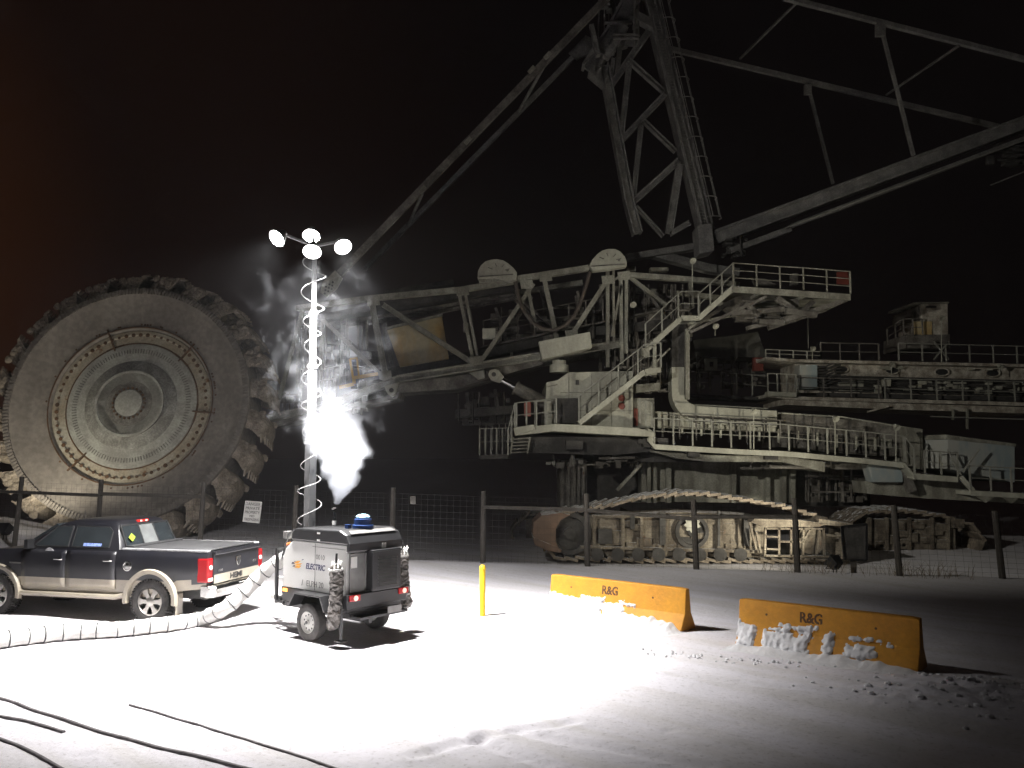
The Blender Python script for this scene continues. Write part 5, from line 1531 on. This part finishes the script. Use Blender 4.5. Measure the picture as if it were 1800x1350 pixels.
# right hand walkway
wk = deck([(1140, 768), (1152, 781), (1303, 790), (1377, 793), (1520, 806), (1592, 814)], YP + .1, 9, 1.3, 'walkway', 'paint_clean')
part(slab(MB(), [(1138, 752), (1152, 760), (1152, 781), (1140, 768)], YP + .1, 1.2), 'corner_post', 'paint_clean', wk, bevel=.02)
railing([(1125, 744), (1146, 752)], YP + .1, 2, 44, wk)
railing([(1150, 780), (1303, 788), (1377, 791), (1520, 804), (1590, 812)], YP + .1, 13, 45, wk)
railing([(1165, 770), (1303, 778), (1377, 781), (1520, 796)], YP + 1.3, 12, 42, wk, 'paint_dirty')
ps = MB(); rr = random.Random(5)
for i in range(12): 
    x = 1165 + i * 34; y = 760 + (x - 1165) * .09; part(strip(MB(), [(x, y - 24), (x, y)], YP + 1.4, 3.4, .08), 'pale_stub', 'paint_clean', wk)
# hull behind and below the walkway
hu = MB()
slab(hu, [(1118, 720), (1200, 726), (1366, 733), (1366, 760), (1118, 752)], YP + 1.9, 4)
hull = part(hu, 'deck_hull', 'paint_clean', bevel=.02)
sm = MB()
for x in (1150, 1176, 1240, 1285, 1330): strip(sm, [(x, 722 + (x - 1118) * .05), (x, 752)], YP + 1.85, 1.3, .06)
part(sm, 'panel_seam', 'paint_dirty', hull)
part(slab(MB(), [(1140, 792), (1250, 800), (1377, 802), (1450, 812), (1450, 830), (1377, 812), (1250, 812), (1190, 806)], YP + .6, 5), 'hull_belly', 'paint', hull)
part(clutter(MB(), 1300, 802, 1580, 822, 24, YP + .8, YP + 2, 10, 40, 33), 'machinery', 'paint_dirty', hull, fix=False)
for r_ in (rect(1210, 794, 1230, 803), rect(1345, 801, 1368, 808), rect(1122, 772, 1136, 780)): part(slab(MB(), r_, YP + .3, .3), 'dark_box', 'paint_dark', hull)
# curved chute
cu_ = []
N = 12
outer = [(1181, 645), (1181, 690)] + [(1181 + 62 * (1 - math.cos(R(90) * i / N)), 690 + 55 * math.sin(R(90) * i / N)) for i in range(1, N + 1)] + [(1366, 751)]
inner = [(1366, 722)] + [(1235 - 32 * math.sin(R(90) * i / N), 714 - 22 * (1 - math.cos(R(90) * i / N))) for i in range(N + 1)] + [(1203, 645)]
part(slab(MB(), outer + inner, YP + 1.5, .9), 'curved_chute', 'paint_clean', None, bevel=.015)
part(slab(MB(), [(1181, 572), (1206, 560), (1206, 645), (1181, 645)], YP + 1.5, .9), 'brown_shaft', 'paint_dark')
cl_ = MB()
for y in (735, 741): strip(cl_, [(1210, y - 2), (1300, y + 4), (1366, y + 6)], YP + 1.42, 1.4, .06)
for x in (1238, 1293, 1347): strip(cl_, [(x, 735), (x, 760)], YP + 1.4, 2.4, .06)
part(cl_, 'cable_tray', 'paint_dark')
# long dark roof behind the walkway
rf = MB()
slab(rf, [(1372, 726), (1520, 740), (1622, 757), (1622, 806), (1520, 800), (1372, 786)], YP + 2.3, 3)
longh = part(rf, 'engine_house', 'paint_dirty', bevel=.02)
part(strip(strip(MB(), [(1368, 726), (1480, 733), (1622, 756)], YP + 2.1, 2.4, 3.3), [(1350, 718), (1195, 710)], YP + 2.2, 2, .3), 'roof_edge', 'paint_clean', longh)
for i in range(9): part(slab(MB(), rect(1412 + i * 17 + (i % 3) * 2, 757 + i * 2.6, 1425 + i * 17, 777 + i * 2.6), YP + 2.25, .05), 'vent_panel', 'paint_dark', longh)
pw = MB()
for x, y in ((1419, 752), (1452, 755), (1486, 759), (1505, 768), (1530, 772), (1550, 772)): part(slab(MB(), rect(x, y, x + 5, y + 18), YP + 2.2, .06), 'pale_panel', 'paint', longh)
for r_ in (rect(1517, 768, 1545, 785), rect(1552, 772, 1568, 788)): part(slab(MB(), r_, YP + 2.2, .05), 'pale_panel', 'paint', longh)
for (x, y, b) in ((1325, 722, 790), (1468, 735, 800), (1575, 750, 812)): lamp(x, y, b, YP + .05)
lamp(1217, 457, 505, YP + 1.2); lamp(1257, 572, 590, YP + 2); lamp(1112, 534, 540, YP + 1)
# tail: sloped panel, container, lower walkway
tb = MB()
slab(tb, [(1592, 750), (1622, 757), (1622, 826), (1600, 824)], YP + 1.6, 2.6)
part(tb, 'tail_panel', 'paint', None, bevel=.02)
ctn = MB()
a_ = [P(1666, 771, YP + .4), P(1784, 784, YP + .7), P(1784, 848, YP + .7), P(1666, 824, YP + .4)]
ctn.prism(a_, (-.55, 3.0, 0))
cont = part(ctn, 'container_cabin', 'blue_grey', None, bevel=.02)
part(MB().prism([P(1663, 764, YP + .35), P(1786, 780, YP + .65), P(1786, 785, YP + .65), P(1663, 772, YP + .35)], (-.55, 3.1, 0)), 'cabin_roof', 'paint', cont)
part(slab(MB(), [(1632, 778), (1660, 778), (1660, 822), (1632, 820)], YP + 2.0, .2), 'side_door', 'paint', cont)
lw2 = deck([(1606, 832), (1684, 838)], YP, 10, 2.2, 'tail_walkway', 'paint_clean')
part(strip(MB(), [(1590, 816), (1612, 842)], YP, 4, .9), 'stair_stringer', 'paint_clean', lw2); part(strip(MB(), [(1690, 838), (1712, 862)], YP, 6, .2), 'stair_stringer', 'paint_clean', lw2)
st2 = MB()
for i in range(4): strip(st2, [(1588 + i * 6, 818 + i * 7), (1604 + i * 6, 818 + i * 7)], YP + .1, 2, .8)
part(st2, 'stair_tread', 'paint', lw2)
railing([(1592, 812), (1608, 832)], YP, 1, 44, lw2)
railing([(1626, 832), (1684, 837)], YP, 2, 40, lw2)
part(strip(strip(MB(), [(1693, 830), (1722, 790)], YP - .1, 2.4, .06), [(1666, 790), (1690, 835)], YP - .05, 2, .06), 'diagonal_stay', 'rail', lw2)
lw3 = deck([(1706, 862), (1815, 868)], YP, 9, 2.2, 'tail_walkway', 'paint_clean')
railing([(1706, 861), (1815, 867)], YP, 3, 42, lw3)
part(slab(MB(), [(1716, 872), (1750, 872), (1733, 884)], YP + .1, .1), 'bracket', 'paint', lw3); part(slab(MB(), [(1760, 873), (1795, 873), (1778, 885)], YP + .1, .1), 'bracket', 'paint', lw3)
lh = MB()
slab(lh, [(1520, 846), (1600, 838), (1690, 846), (1720, 868), (1815, 880), (1815, 886), (1620, 876), (1525, 868)], YP + 1.2, 4)
lowh = part(lh, 'tail_hull', 'paint', bevel=.02)
part(slab(MB(), [(1525, 816), (1586, 812), (1588, 848), (1534, 848)], YP + .7, .7), 'blue_tank', 'blue_grey', lowh, bevel=.04)
part(slab(MB(), [(1580, 812), (1605, 818), (1606, 846), (1612, 862), (1600, 866), (1594, 850)], YP + .6, .4), 'curved_bracket', 'paint_dirty', lowh)

# ---------------------------------------------------------------- canopy and lit gear behind
cn = part(slab(MB(), [(1218, 598), (1290, 590), (1332, 583), (1347, 628), (1225, 628)], 43, 3.0), 'canvas_canopy', 'tan_canvas')
part(clutter(MB(), 1212, 632, 1345, 680, 40, 43.5, 46, 5, 20, 44), 'machinery', 'paint_dirty', cn, fix=False)
part(slab(MB(), rect(1239, 630, 1261, 651), 43.2, .1), 'lit_panel', 'paint_clean', cn)  # no lamp: paler paint puts the lit look into its colour
part(slab(MB(), rect(1248, 636, 1254, 644), 43.15, .06), 'panel_window', 'paint_dark', cn)
part(slab(MB(), rect(1325, 628, 1342, 652), 43.1, .3), 'red_cabinet', 'red_panel', cn); part(slab(MB(), rect(1329, 631, 1335, 637), 43.05, .05), 'white_mark', 'sign_white', cn)
for x in (1226, 1287): part(strip(strip(MB(), [(x, 628), (x, 705)], 43, 3, .1), [(x, 640), (x + 9, 628)], 43, 2, .1), 'canopy_post', 'paint_dirty', cn)
railing([(1213, 690), (1248, 690)], 42.8, 2, 36, cn); railing([(1268, 690), (1350, 697)], 42.8, 3, 36, cn)
part(slab(MB(), [(1212, 692), (1350, 699), (1350, 704), (1212, 698)], 42.8, 2), 'gear_deck', 'paint_dark', cn)

# ---------------------------------------------------------------- discharge bridge far right (Y=47)
YD = 41.5
db = MB()
strip(db, [(1346, 630), (1400, 634), (1830, 643)], YD, 5, 3.6)
strip(db, [(1350, 695), (1400, 700), (1830, 711)], YD - .3, 6, 4.0)
strip(db, [(1380, 706), (1560, 714), (1830, 722)], YD - .1, 11, 3.6)
dbr = part(db, 'discharge_bridge', 'bridge')
part(slab(MB(), [(1398, 637), (1830, 646), (1830, 700), (1398, 690)], YD + .7, 2.4), 'bridge_wall', 'bridge', dbr)
ov = MB()
for x, y in ((1479, 649), (1568, 651), (1656, 654), (1745, 656)):
    part(MB().prism([P(x + 11 * math.cos(w) * (1 if abs(math.cos(w)) < .7 else 1), y + 5.5 * math.sin(w), YD + .62) for w in [2 * math.pi * k / 18 for k in range(18)]], (0, .2, 0)), 'oval_opening', 'black_plastic', dbr)
om = MB()
for x, y in ((1479, 649), (1568, 651), (1656, 654), (1745, 656)):
    part(MB().tube([P(x + 12.5 * math.cos(w), y + 6.8 * math.sin(w), YD + .6) for w in [2 * math.pi * k / 18 for k in range(18)]], .045, 6, closed=True), 'opening_rim', 'bridge', dbr)
pp = MB(); rr = random.Random(8)
for i in range(9):
    y = 661 + i * 3.2; strip(pp, [(1440, y - 1), (1830, y + 9)], YD + .2 + .1 * (i % 3), rr.uniform(1.4, 3.2), .12)
for i in range(7):
    y0_ = 644 + i * 5.5; pp.tube(pl([(1437, y0_), (1450, y0_ + 1), (1462, y0_ - 5), (1478, y0_ - 8)], YD + .15), .05, 5)
part(pp, 'pipe_bundle', 'paint_dark', dbr, fix=False)
wp = MB(); rr = random.Random(18)
for i in range(46):
    x = rr.uniform(1480, 1800); y = rr.choice((642, 666, 672, 676, 680)) + (x - 1480) * .02 + rr.uniform(-2, 2); w = rr.uniform(4, 16)
    part(slab(MB(), rect(x, y, x + w, y + rr.uniform(3, 7)), YD + .1 + rr.random() * .3, .15), 'pale_box', 'paint_clean', dbr, fix=False)
for r_, a_ in ((rect(1475, 669, 1518, 687), .3), (rect(1551, 667, 1566, 679), -.2), (rect(1540, 680, 1552, 691), .1)): part(slab(MB(), r_, YD + a_, .2), 'pale_box', 'paint_clean', dbr)
dk = MB(); slab(dk, [(1440, 690), (1830, 698), (1830, 706), (1440, 697)], YD + .2, .4); part(dk, 'painted_shadow_strip', 'paint_dark', dbr)  # solid dark slab paints the shade between bridge wall and lower deck
part(slab(MB(), rect(1406, 641, 1437, 683), YD - .1, .8), 'grey_cabinet', 'blue_grey', dbr, bevel=.02)
part(slab(MB(), [(1350, 688), (1400, 690), (1400, 698), (1350, 696)], YD - .6, .5), 'gangway_panel', 'paint_clean', dbr)
railing([(1350, 690), (1400, 692)], YD - .6, 3, 34, dbr)
railing([(1346, 628), (1443, 632)], YD, 4, 14, dbr); railing([(1443, 632), (1545, 634)], YD, 3, 30, dbr, 'paint_dirty')
railing([(1580, 634), (1626, 635), (1830, 640)], YD, 6, 31, dbr)
railing([(1400, 697), (1545, 701)], YD - .3, 3, 34, dbr, 'paint_dirty'); railing([(1556, 701), (1830, 708)], YD - .3, 6, 36, dbr)
cn2 = MB(); slab(cn2, [(1620, 534), (1666, 533), (1667, 592), (1620, 588)], YD + 1.0, 2.6)
cab = part(cn2, 'control_cabin', 'bridge', dbr, bevel=.03)
part(slab(MB(), [(1603, 543), (1620, 534), (1620, 560), (1603, 564)], YD + 1.2, 2.2), 'cabin_side', 'paint_dirty', dbr)
part(strip(MB(), [(1606, 533), (1668, 532)], YD + .9, 3, 2.9), 'cabin_roof', 'paint', dbr); part(slab(MB(), rect(1628, 538, 1646, 541), YD + .95, .06), 'cabin_sign', 'paint_dark', dbr)
part(slab(MB(), rect(1593, 588, 1670, 612), YD + .8, 2.6), 'cabin_base', 'paint_dirty', dbr)
part(slab(MB(), rect(1607, 565, 1638, 588), YD + .9, .15), 'yellow_plate', 'yellow_panel', dbr)
railing([(1560, 607), (1590, 590), (1622, 590)], YD + .6, 4, 30, dbr, 'paint_dirty')
part(strip(strip(MB(), [(1642, 600), (1668, 632)], YD + .4, 2, .1), [(1668, 600), (1642, 632)], YD + .4, 2, .1), 'cross_stay', 'rail', dbr)
for (x, y, b) in ((1655, 558, 637), (1428, 612, 634), (1567, 640, 660), (1757, 644, 660)): lamp(x, y, b, YD - .1, dbr)
part(MB().tube(pl([(1635, 732), (1757, 736), (1830, 738)], YD - .6), .03, 6), 'bright_pipe', 'rail', dbr)
for x in (1676, 1701): part(strip(MB(), [(x, 718), (x, 738 if x < 1690 else 754)], YD - .4, 3, .1), 'hanging_pipe', 'paint', dbr)
part(strip(MB(), [(1420, 556), (1421, 612)], YD - .2, .8, .02), 'suspension_wire', 'rail', dbr)
part(strip(MB(), [(1525, 724), (1562, 714)], YD - .5, 3, .1), 'bridge_strut', 'bridge', dbr)

# ---------------------------------------------------------------- turntable and lower structure
YT = 37.5
tt = MB()
tt.lathe([(4.2, 0), (4.2, .5), (3.9, .55), (3.9, 0)], P(1190, 800, YT) + V((0, 3.6, -.3)), (0, 0, 1), 48)
turn = part(tt, 'turntable', 'paint_dark')
tw = MB()
slab(tw, [(1128, 802), (1230, 808), (1400, 812), (1400, 885), (1128, 882)], YT + 1.0, 3.0)
tw_ = part(tw, 'pedestal', 'paint', None, bevel=.02)
pb = MB()
for x in (1141, 1152, 1176, 1290, 1350, 1378, 1394): part(strip(MB(), [(x, 803), (x, 884)], YT + .6, 8 if x > 1160 else 6, .4), 'pedestal_rib', 'paint', tw_)
part(strip(MB(), [(1085, 862), (1137, 806)], YT + .4, 5, .3), 'pedestal_strut', 'paint', tw_)
pc = MB()
slab(pc, rect(985, 808, 1031, 892), YT + .5, 3.0)
for x in (990, 1000, 1010, 1018, 1026): strip(pc, [(x, 812), (x, 890)], YT + .3, 4, .25)
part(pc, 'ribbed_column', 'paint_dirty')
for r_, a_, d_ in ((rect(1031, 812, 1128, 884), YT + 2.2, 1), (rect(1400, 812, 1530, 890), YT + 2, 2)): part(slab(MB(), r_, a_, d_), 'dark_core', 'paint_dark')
for a_ in ((1410, 815, 1520, 880, 40, YT + .6, YT + 2, 10, 34, 61), (950, 800, 1120, 820, 26, YP + 1, YP + 3, 8, 30, 62)): part(clutter(MB(), *a_), 'lower_machinery', 'paint_dirty', fix=False)
for r_ in (rect(960, 812, 968, 817), rect(970, 811, 976, 817)): part(slab(MB(), r_, YT, .2), 'pale_box', 'rail')

# ---------------------------------------------------------------- crawlers
def crawler(loop, y, width, frame_poly, label=None):
    q = pl(loop, y); L = [(b - a).length for a, b in zip(q, q[1:] + q[:1])]; tot = sum(L); n_ = int(tot / .40); rr = random.Random(int(y))
    mb = MB(); cen = sum(q, V((0, 0, 0))) / len(q)
    for i in range(n_):
        t = tot * i / n_; k = 0
        while t > L[k]: t -= L[k]; k += 1
        a, b = q[k], q[(k + 1) % len(q)]; c = a.lerp(b, t / L[k]); d = (b - a).normalized(); nrm = V((-d.z, 0, d.x))
        if nrm.dot(c - cen) < 0: nrm = -nrm
        ang = rr.uniform(.12, .30)
        d2 = (d + nrm * ang * (1 if d.x > 0 else -1)).normalized(); n2 = V((-d2.z, 0, d2.x))
        Mx = Matrix((d2, V((0, 1, 0)), n2)).transposed()
        for s in range(3):
            mb.box(c + V((0, width * (s + .5) / 3 + rr.uniform(-.02, .02), 0)) + nrm * rr.uniform(0, .05), (.52, width / 3 - .03, .10), Mx)
    o = part(mb, 'crawler_track', 'track', fix=False)
    part(slab(MB(), frame_poly, y + .25, width - .5), 'side_frame', 'track_frame', o, bevel=.02)
    return o
YC = 31.8
tr1 = crawler([(985, 981), (1150, 984), (1330, 985), (1470, 986), (1500, 966), (1502, 940), (1478, 922), (1400, 897), (1320, 881), (1250, 871), (1200, 869), (1140, 875), (1085, 886), (1030, 897), (985, 903), (960, 917), (952, 942), (962, 968)], YC, 2.2,
        [(1015, 908), (1100, 904), (1200, 900), (1320, 905), (1345, 912), (1345, 980), (1015, 978)])
fd = MB(); slab(fd, [(938, 918), (952, 906), (985, 901), (1003, 905), (986, 914), (977, 930), (977, 952), (985, 970), (966, 968), (945, 958), (936, 940)], YC - .25, 1.9)
slab(fd, [(936, 944), (975, 960), (988, 968), (984, 972), (962, 968), (940, 958)], YC - .3, 2.0)
part(fd, 'track_guard', 'fender_red', tr1, bevel=.02)
def sprocket(px, py, y, r, teeth=12):
    o = P(px, py, y); g = MB().lathe([(r, .25), (r, 0), (r * .78, -.0), (r * .74, .12), (r * .3, .12), (r * .28, -.08), (0, -.08)], o, (0, 1, 0), 36)
    return part(g, 'drive_sprocket', 'paint_dark', tr1, smooth=True)
sprocket(1002, 938, YC + .1, .78); sprocket(1217, 935, YC + .1, .62)
sg = MB(); c_ = P(1217, 922, YC)
pts = []
for i in range(36):
    w = 2 * math.pi * i / 36; r_ = .30 if (i // 2) % 2 else .24
    pts.append(c_ + V((r_ * math.cos(w), -.02, r_ * math.sin(w))))
sg.prism(pts, (0, .1, 0)); part(sg, 'white_gear', 'paint_clean', tr1)
pr_ = MB(); rr = random.Random(17)
for i in range(22):
    x = rr.uniform(1040, 1330); w = rr.uniform(10, 36); yv = rr.uniform(908, 960)
    slab(pr_, rect(x, yv, x + w, yv + rr.uniform(8, 26)), YC + .12 + rr.random() * .1, .15)
for x in (1045, 1095, 1128, 1170, 1263, 1300): strip(pr_, [(x, 905), (x, 978)], YC + .08, rr.uniform(4, 8), .2)
strip(pr_, [(1020, 962), (1335, 970)], YC + .06, 5, .22); strip(pr_, [(1040, 908), (1330, 908)], YC + .06, 5, .22)
part(pr_, 'frame_plate', 'track_frame', tr1, bevel=.008)
dkp = MB()
for r_ in ((1052, 930, 1076, 956), (1160, 900, 1170, 958), (1262, 898, 1266, 960), (1108, 905, 1116, 930), (1308, 903, 1318, 960)): part(slab(MB(), rect(*r_), YC + .02, .12), 'frame_hole', 'paint_dark', tr1)
for i in range(8): part(MB().cyl(P(1050 + i * 36, 975, YC - .05), P(1050 + i * 36, 975, YC + .2), .24, n=14), 'track_roller', 'paint_dark', tr1)
# pale ladder cage at the right end of the near crawler
YL = YC - .55
lc = MB()
for p, q in (((1346, 929), (1345, 978)), ((1370, 927), (1370, 978)), ((1391, 928), (1391, 978)), ((1413, 928), (1412, 978)), ((1448, 929), (1450, 978)), ((1345, 929), (1450, 930)), ((1345, 977), (1482, 979)),
             ((1346, 943), (1368, 944)), ((1348, 965), (1368, 966)), ((1371, 952), (1412, 953)), ((1414, 950), (1425, 930)), ((1441, 932), (1436, 975)), ((1330, 935), (1338, 972)), ((1318, 918), (1330, 966)), ((1452, 940), (1478, 944)), ((1478, 944), (1482, 978))):
    strip(lc, [p, q], YL, 3.2, .12)
    strip(lc, [p, q], YL + 1.6, 3.2, .12)
slab(lc, [(1326, 912), (1405, 914), (1455, 921), (1440, 926), (1345, 927), (1320, 918)], YL - .05, 1.8)
slab(lc, [(1440, 912), (1500, 921), (1494, 926), (1440, 922)], YL - .05, 1.8)
cgp = part(lc, 'ladder_frame', 'track_frame', tr1)
part(MB().cyl(P(1468, 955, YL + .5), P(1468, 955, YL + .8), .42, n=20).cyl(P(1425, 950, YL + .6), P(1425, 950, YL + .9), .5, n=20), 'idler_wheel', 'track_frame', tr1, smooth=True)
# second crawler, further away to the right
tr2 = crawler([(1520, 986), (1700, 988), (1724, 972), (1726, 945), (1712, 925), (1660, 908), (1590, 899), (1530, 900), (1500, 915), (1495, 960)], 36.5, 2.4,
        [(1525, 912), (1640, 914), (1680, 930), (1680, 978), (1525, 976)])
p2 = MB(); rr = random.Random(27)
for x in (1530, 1560, 1600, 1640, 1668): strip(p2, [(x, 910), (x, 978)], 36.55, 4, .2)
for i in range(18):
    x = rr.uniform(1530, 1670); yv = rr.uniform(912, 960); slab(p2, rect(x, yv, x + rr.uniform(8, 26), yv + rr.uniform(6, 20)), 36.6, .2)
part(p2, 'frame_plate', 'track_frame', tr2)
# far crawler half seen left of the column
tr3 = crawler([(905, 968), (1000, 972), (1100, 975), (1100, 905), (1000, 897), (930, 905), (900, 930)], 41.5, 2.4, [(925, 912), (1090, 908), (1090, 968), (925, 960)])
# gear below the boom, left of the deck
dg = MB(); clutter(dg, 800, 690, 900, 745, 30, YB + 3, YB + 5, 8, 30, 71); slab(dg, [(800, 720), (905, 712), (905, 726), (800, 736)], YB + 3.2, 1.6)
strip(dg, [(820, 690), (826, 730)], YB + 3, 6, .3); strip(dg, [(870, 684), (876, 722)], YB + 3, 6, .3)
part(dg, 'lower_gear', 'paint_dirty', fix=False)
# ================================================================== EXHAUST SMOKE AND COLD AIR
def make_smoke():
    yD = 17.1
    # (pixel x, pixel y, radius px, density) along the rising plume
    main = [(593, 884, 5, 8.0), (597, 868, 12, 5.0), (602, 845, 23, 2.6), (604, 815, 31, 1.5), (596, 780, 40, .75), (590, 745, 40, .32), (582, 712, 42, .09), (580, 680, 48, .012), (582, 640, 60, .0), (576, 590, 80, .0), (560, 530, 100, .0), (548, 470, 100, .0)]
    ctr = [P(x, y, yD) for x, y, r, d in main]; k = yD / F
    z0, z1 = ctr[0].z, ctr[-1].z; o = ctr[0].copy()
    # envelope hugging the plume
    env = []; rs = []
    halo = [5, 10, 20, 32, 60, 92, 105, 110, 115, 112, 112, 95]; hden = [0, 0, 0, .02, .07, .14, .15, .10, .060, .034, .022, 0]
    for c, (x, y, r, d), h in zip(ctr, main, halo): env.append(c); rs.append(max(r * 1.45, h * 1.3) * k + .04)
    mb = MB().tube([ctr[0] - V((0, 0, .03))] + env, [.05] + rs, 24)
    # billow drifting to the right
    b1, b2, b3 = P(610, 715, yD), P(655, 708, yD), P(690, 690, yD)
    ob = mb.build('exhaust_smoke', newmat('smoke')[0], None, o, smooth=True)
    tag(ob, 'white exhaust smoke rising from the light tower and drifting past its mast', 'smoke', None, 'stuff')
    ob.location = o
    m = ob.data.materials[0]; n, l = m.node_tree.nodes, m.node_tree.links
    n.remove(n['Principled BSDF'])
    vol = n.new('ShaderNodeVolumePrincipled'); vol.inputs['Color'].default_value = (.90, .93, 1.0, 1); vol.inputs['Anisotropy'].default_value = .15
    l.new(vol.outputs[0], n['Material Output'].inputs['Volume'])
    t = n.new('ShaderNodeTexCoord'); sx = n.new('ShaderNodeSeparateXYZ')
    # turbulence bends the coordinates first
    wz = n.new('ShaderNodeTexNoise'); wz.inputs['Scale'].default_value = 1.5; wz.inputs['Detail'].default_value = 3
    l.new(t.outputs['Object'], wz.inputs['Vector'])
    sb = n.new('ShaderNodeVectorMath'); sb.operation = 'SUBTRACT'; sb.inputs[1].default_value = (.5, .5, .5); l.new(wz.outputs['Color'], sb.inputs[0])
    sp0 = n.new('ShaderNodeSeparateXYZ'); l.new(t.outputs['Object'], sp0.inputs[0])
    amp = n.new('ShaderNodeMapRange'); amp.inputs[1].default_value = 0; amp.inputs[2].default_value = 3; amp.inputs[3].default_value = .12; amp.inputs[4].default_value = 1.1
    l.new(sp0.outputs['Z'], amp.inputs[0])
    scl = n.new('ShaderNodeVectorMath'); scl.operation = 'SCALE'; l.new(sb.outputs[0], scl.inputs[0]); l.new(amp.outputs[0], scl.inputs['Scale'])
    ad = n.new('ShaderNodeVectorMath'); ad.operation = 'ADD'; l.new(t.outputs['Object'], ad.inputs[0]); l.new(scl.outputs[0], ad.inputs[1])
    l.new(ad.outputs[0], sx.inputs[0])
    H_ = z1 - z0
    zn = n.new('ShaderNodeMath'); zn.operation = 'DIVIDE'; zn.inputs[1].default_value = H_; l.new(sx.outputs['Z'], zn.inputs[0])
    def curve(vals, lo, hi):
        f = n.new('ShaderNodeFloatCurve'); l.new(zn.outputs[0], f.inputs['Value'])
        c = f.mapping.curves[0]; f.mapping.use_clip = True
        pts = [((p.z - z0) / H_, (v - lo) / (hi - lo)) for p, v in zip(ctr, vals)]
        c.points[0].location = pts[0]; c.points[1].location = pts[-1]
        for a, b in pts[1:-1]: c.points.new(a, b)
        for p in c.points: p.handle_type = 'AUTO_CLAMPED'
        f.mapping.update()
        mr = n.new('ShaderNodeMapRange'); mr.inputs[3].default_value = lo; mr.inputs[4].default_value = hi; l.new(f.outputs[0], mr.inputs[0])
        return mr.outputs[0]
    cx = curve([c.x - o.x for c in ctr], -1.2, 1.2)
    rr_ = curve([r * k for x, y, r, d in main], 0, 1.6)
    dd = curve([math.sqrt(d) for x, y, r, d in main], 0, 4)
    def math_(op, a, b):
        q = n.new('ShaderNodeMath'); q.operation = op
        for i, v in enumerate((a, b)):
            if v is None: continue
            if isinstance(v, (int, float)): q.inputs[i].default_value = v
            else: l.new(v, q.inputs[i])
        return q.outputs[0]
    dx = math_('SUBTRACT', sx.outputs['X'], cx)
    d2 = math_('ADD', math_('MULTIPLY', dx, dx), math_('MULTIPLY', sx.outputs['Y'], sx.outputs['Y']))
    rad = math_('DIVIDE', math_('SQRT', d2, None), rr_)
    nz = n.new('ShaderNodeTexNoise'); nz.inputs['Scale'].default_value = 2.6; nz.inputs['Detail'].default_value = 7; nz.inputs['Roughness'].default_value = .62
    l.new(ad.outputs[0], nz.inputs['Vector'])
    # 1 - r + noise, sharper near the stack, stringy higher up
    e_ = math_('ADD', math_('SUBTRACT', 1.0, rad), math_('MULTIPLY', math_('SUBTRACT', nz.outputs['Fac'], .5), 2.4))
    sm_ = n.new('ShaderNodeMapRange'); sm_.interpolation_type = 'SMOOTHSTEP'; sm_.inputs[1].default_value = -.35; sm_.inputs[2].default_value = .15
    l.new(e_, sm_.inputs[0])
    core = math_('MULTIPLY', math_('MULTIPLY', dd, dd), sm_.outputs[0])
    r2 = curve([h * k for h in halo], 0, 1.6); d2_ = curve([math.sqrt(v) for v in hden], 0, 1)
    rad2 = math_('DIVIDE', math_('SQRT', d2, None), r2)
    e2_ = math_('ADD', math_('MULTIPLY', math_('SUBTRACT', 1.0, rad2), .55), math_('MULTIPLY', math_('SUBTRACT', nz.outputs['Fac'], .545), 5.0))
    s2_ = n.new('ShaderNodeMapRange'); s2_.interpolation_type = 'SMOOTHSTEP'; s2_.inputs[1].default_value = 0.10; s2_.inputs[2].default_value = .75
    l.new(e2_, s2_.inputs[0])
    edge = n.new('ShaderNodeMapRange'); edge.inputs[1].default_value = 1.25; edge.inputs[2].default_value = .9; l.new(rad2, edge.inputs[0])
    wisp = math_('MULTIPLY', math_('MULTIPLY', math_('MULTIPLY', d2_, d2_), s2_.outputs[0]), edge.outputs[0])
    den = math_('ADD', core, wisp)
    l.new(den, vol.inputs['Density'])
    m.cycles.volume_step_rate = .14 if hasattr(m.cycles, 'volume_step_rate') else 1
make_smoke()

HAZE = 0.0006  # thin ice haze, its halo standing in for lens bloom round the lamps
if HAZE > 0:
    hz = MB().bb((-402, -62, -1.9), (402, 602, 47)).build('haze', newmat('ice_haze')[0])
    m = hz.data.materials[0]; n, l = m.node_tree.nodes, m.node_tree.links
    n.remove(n['Principled BSDF'])
    vol = n.new('ShaderNodeVolumePrincipled'); vol.inputs['Color'].default_value = (.92, .95, 1, 1); vol.inputs['Density'].default_value = HAZE; vol.inputs['Anisotropy'].default_value = .5
    l.new(vol.outputs[0], n['Material Output'].inputs['Volume'])
    tag(hz, 'thin ice haze in the cold night air, put in for the lamp halos', 'haze', None, 'stuff')
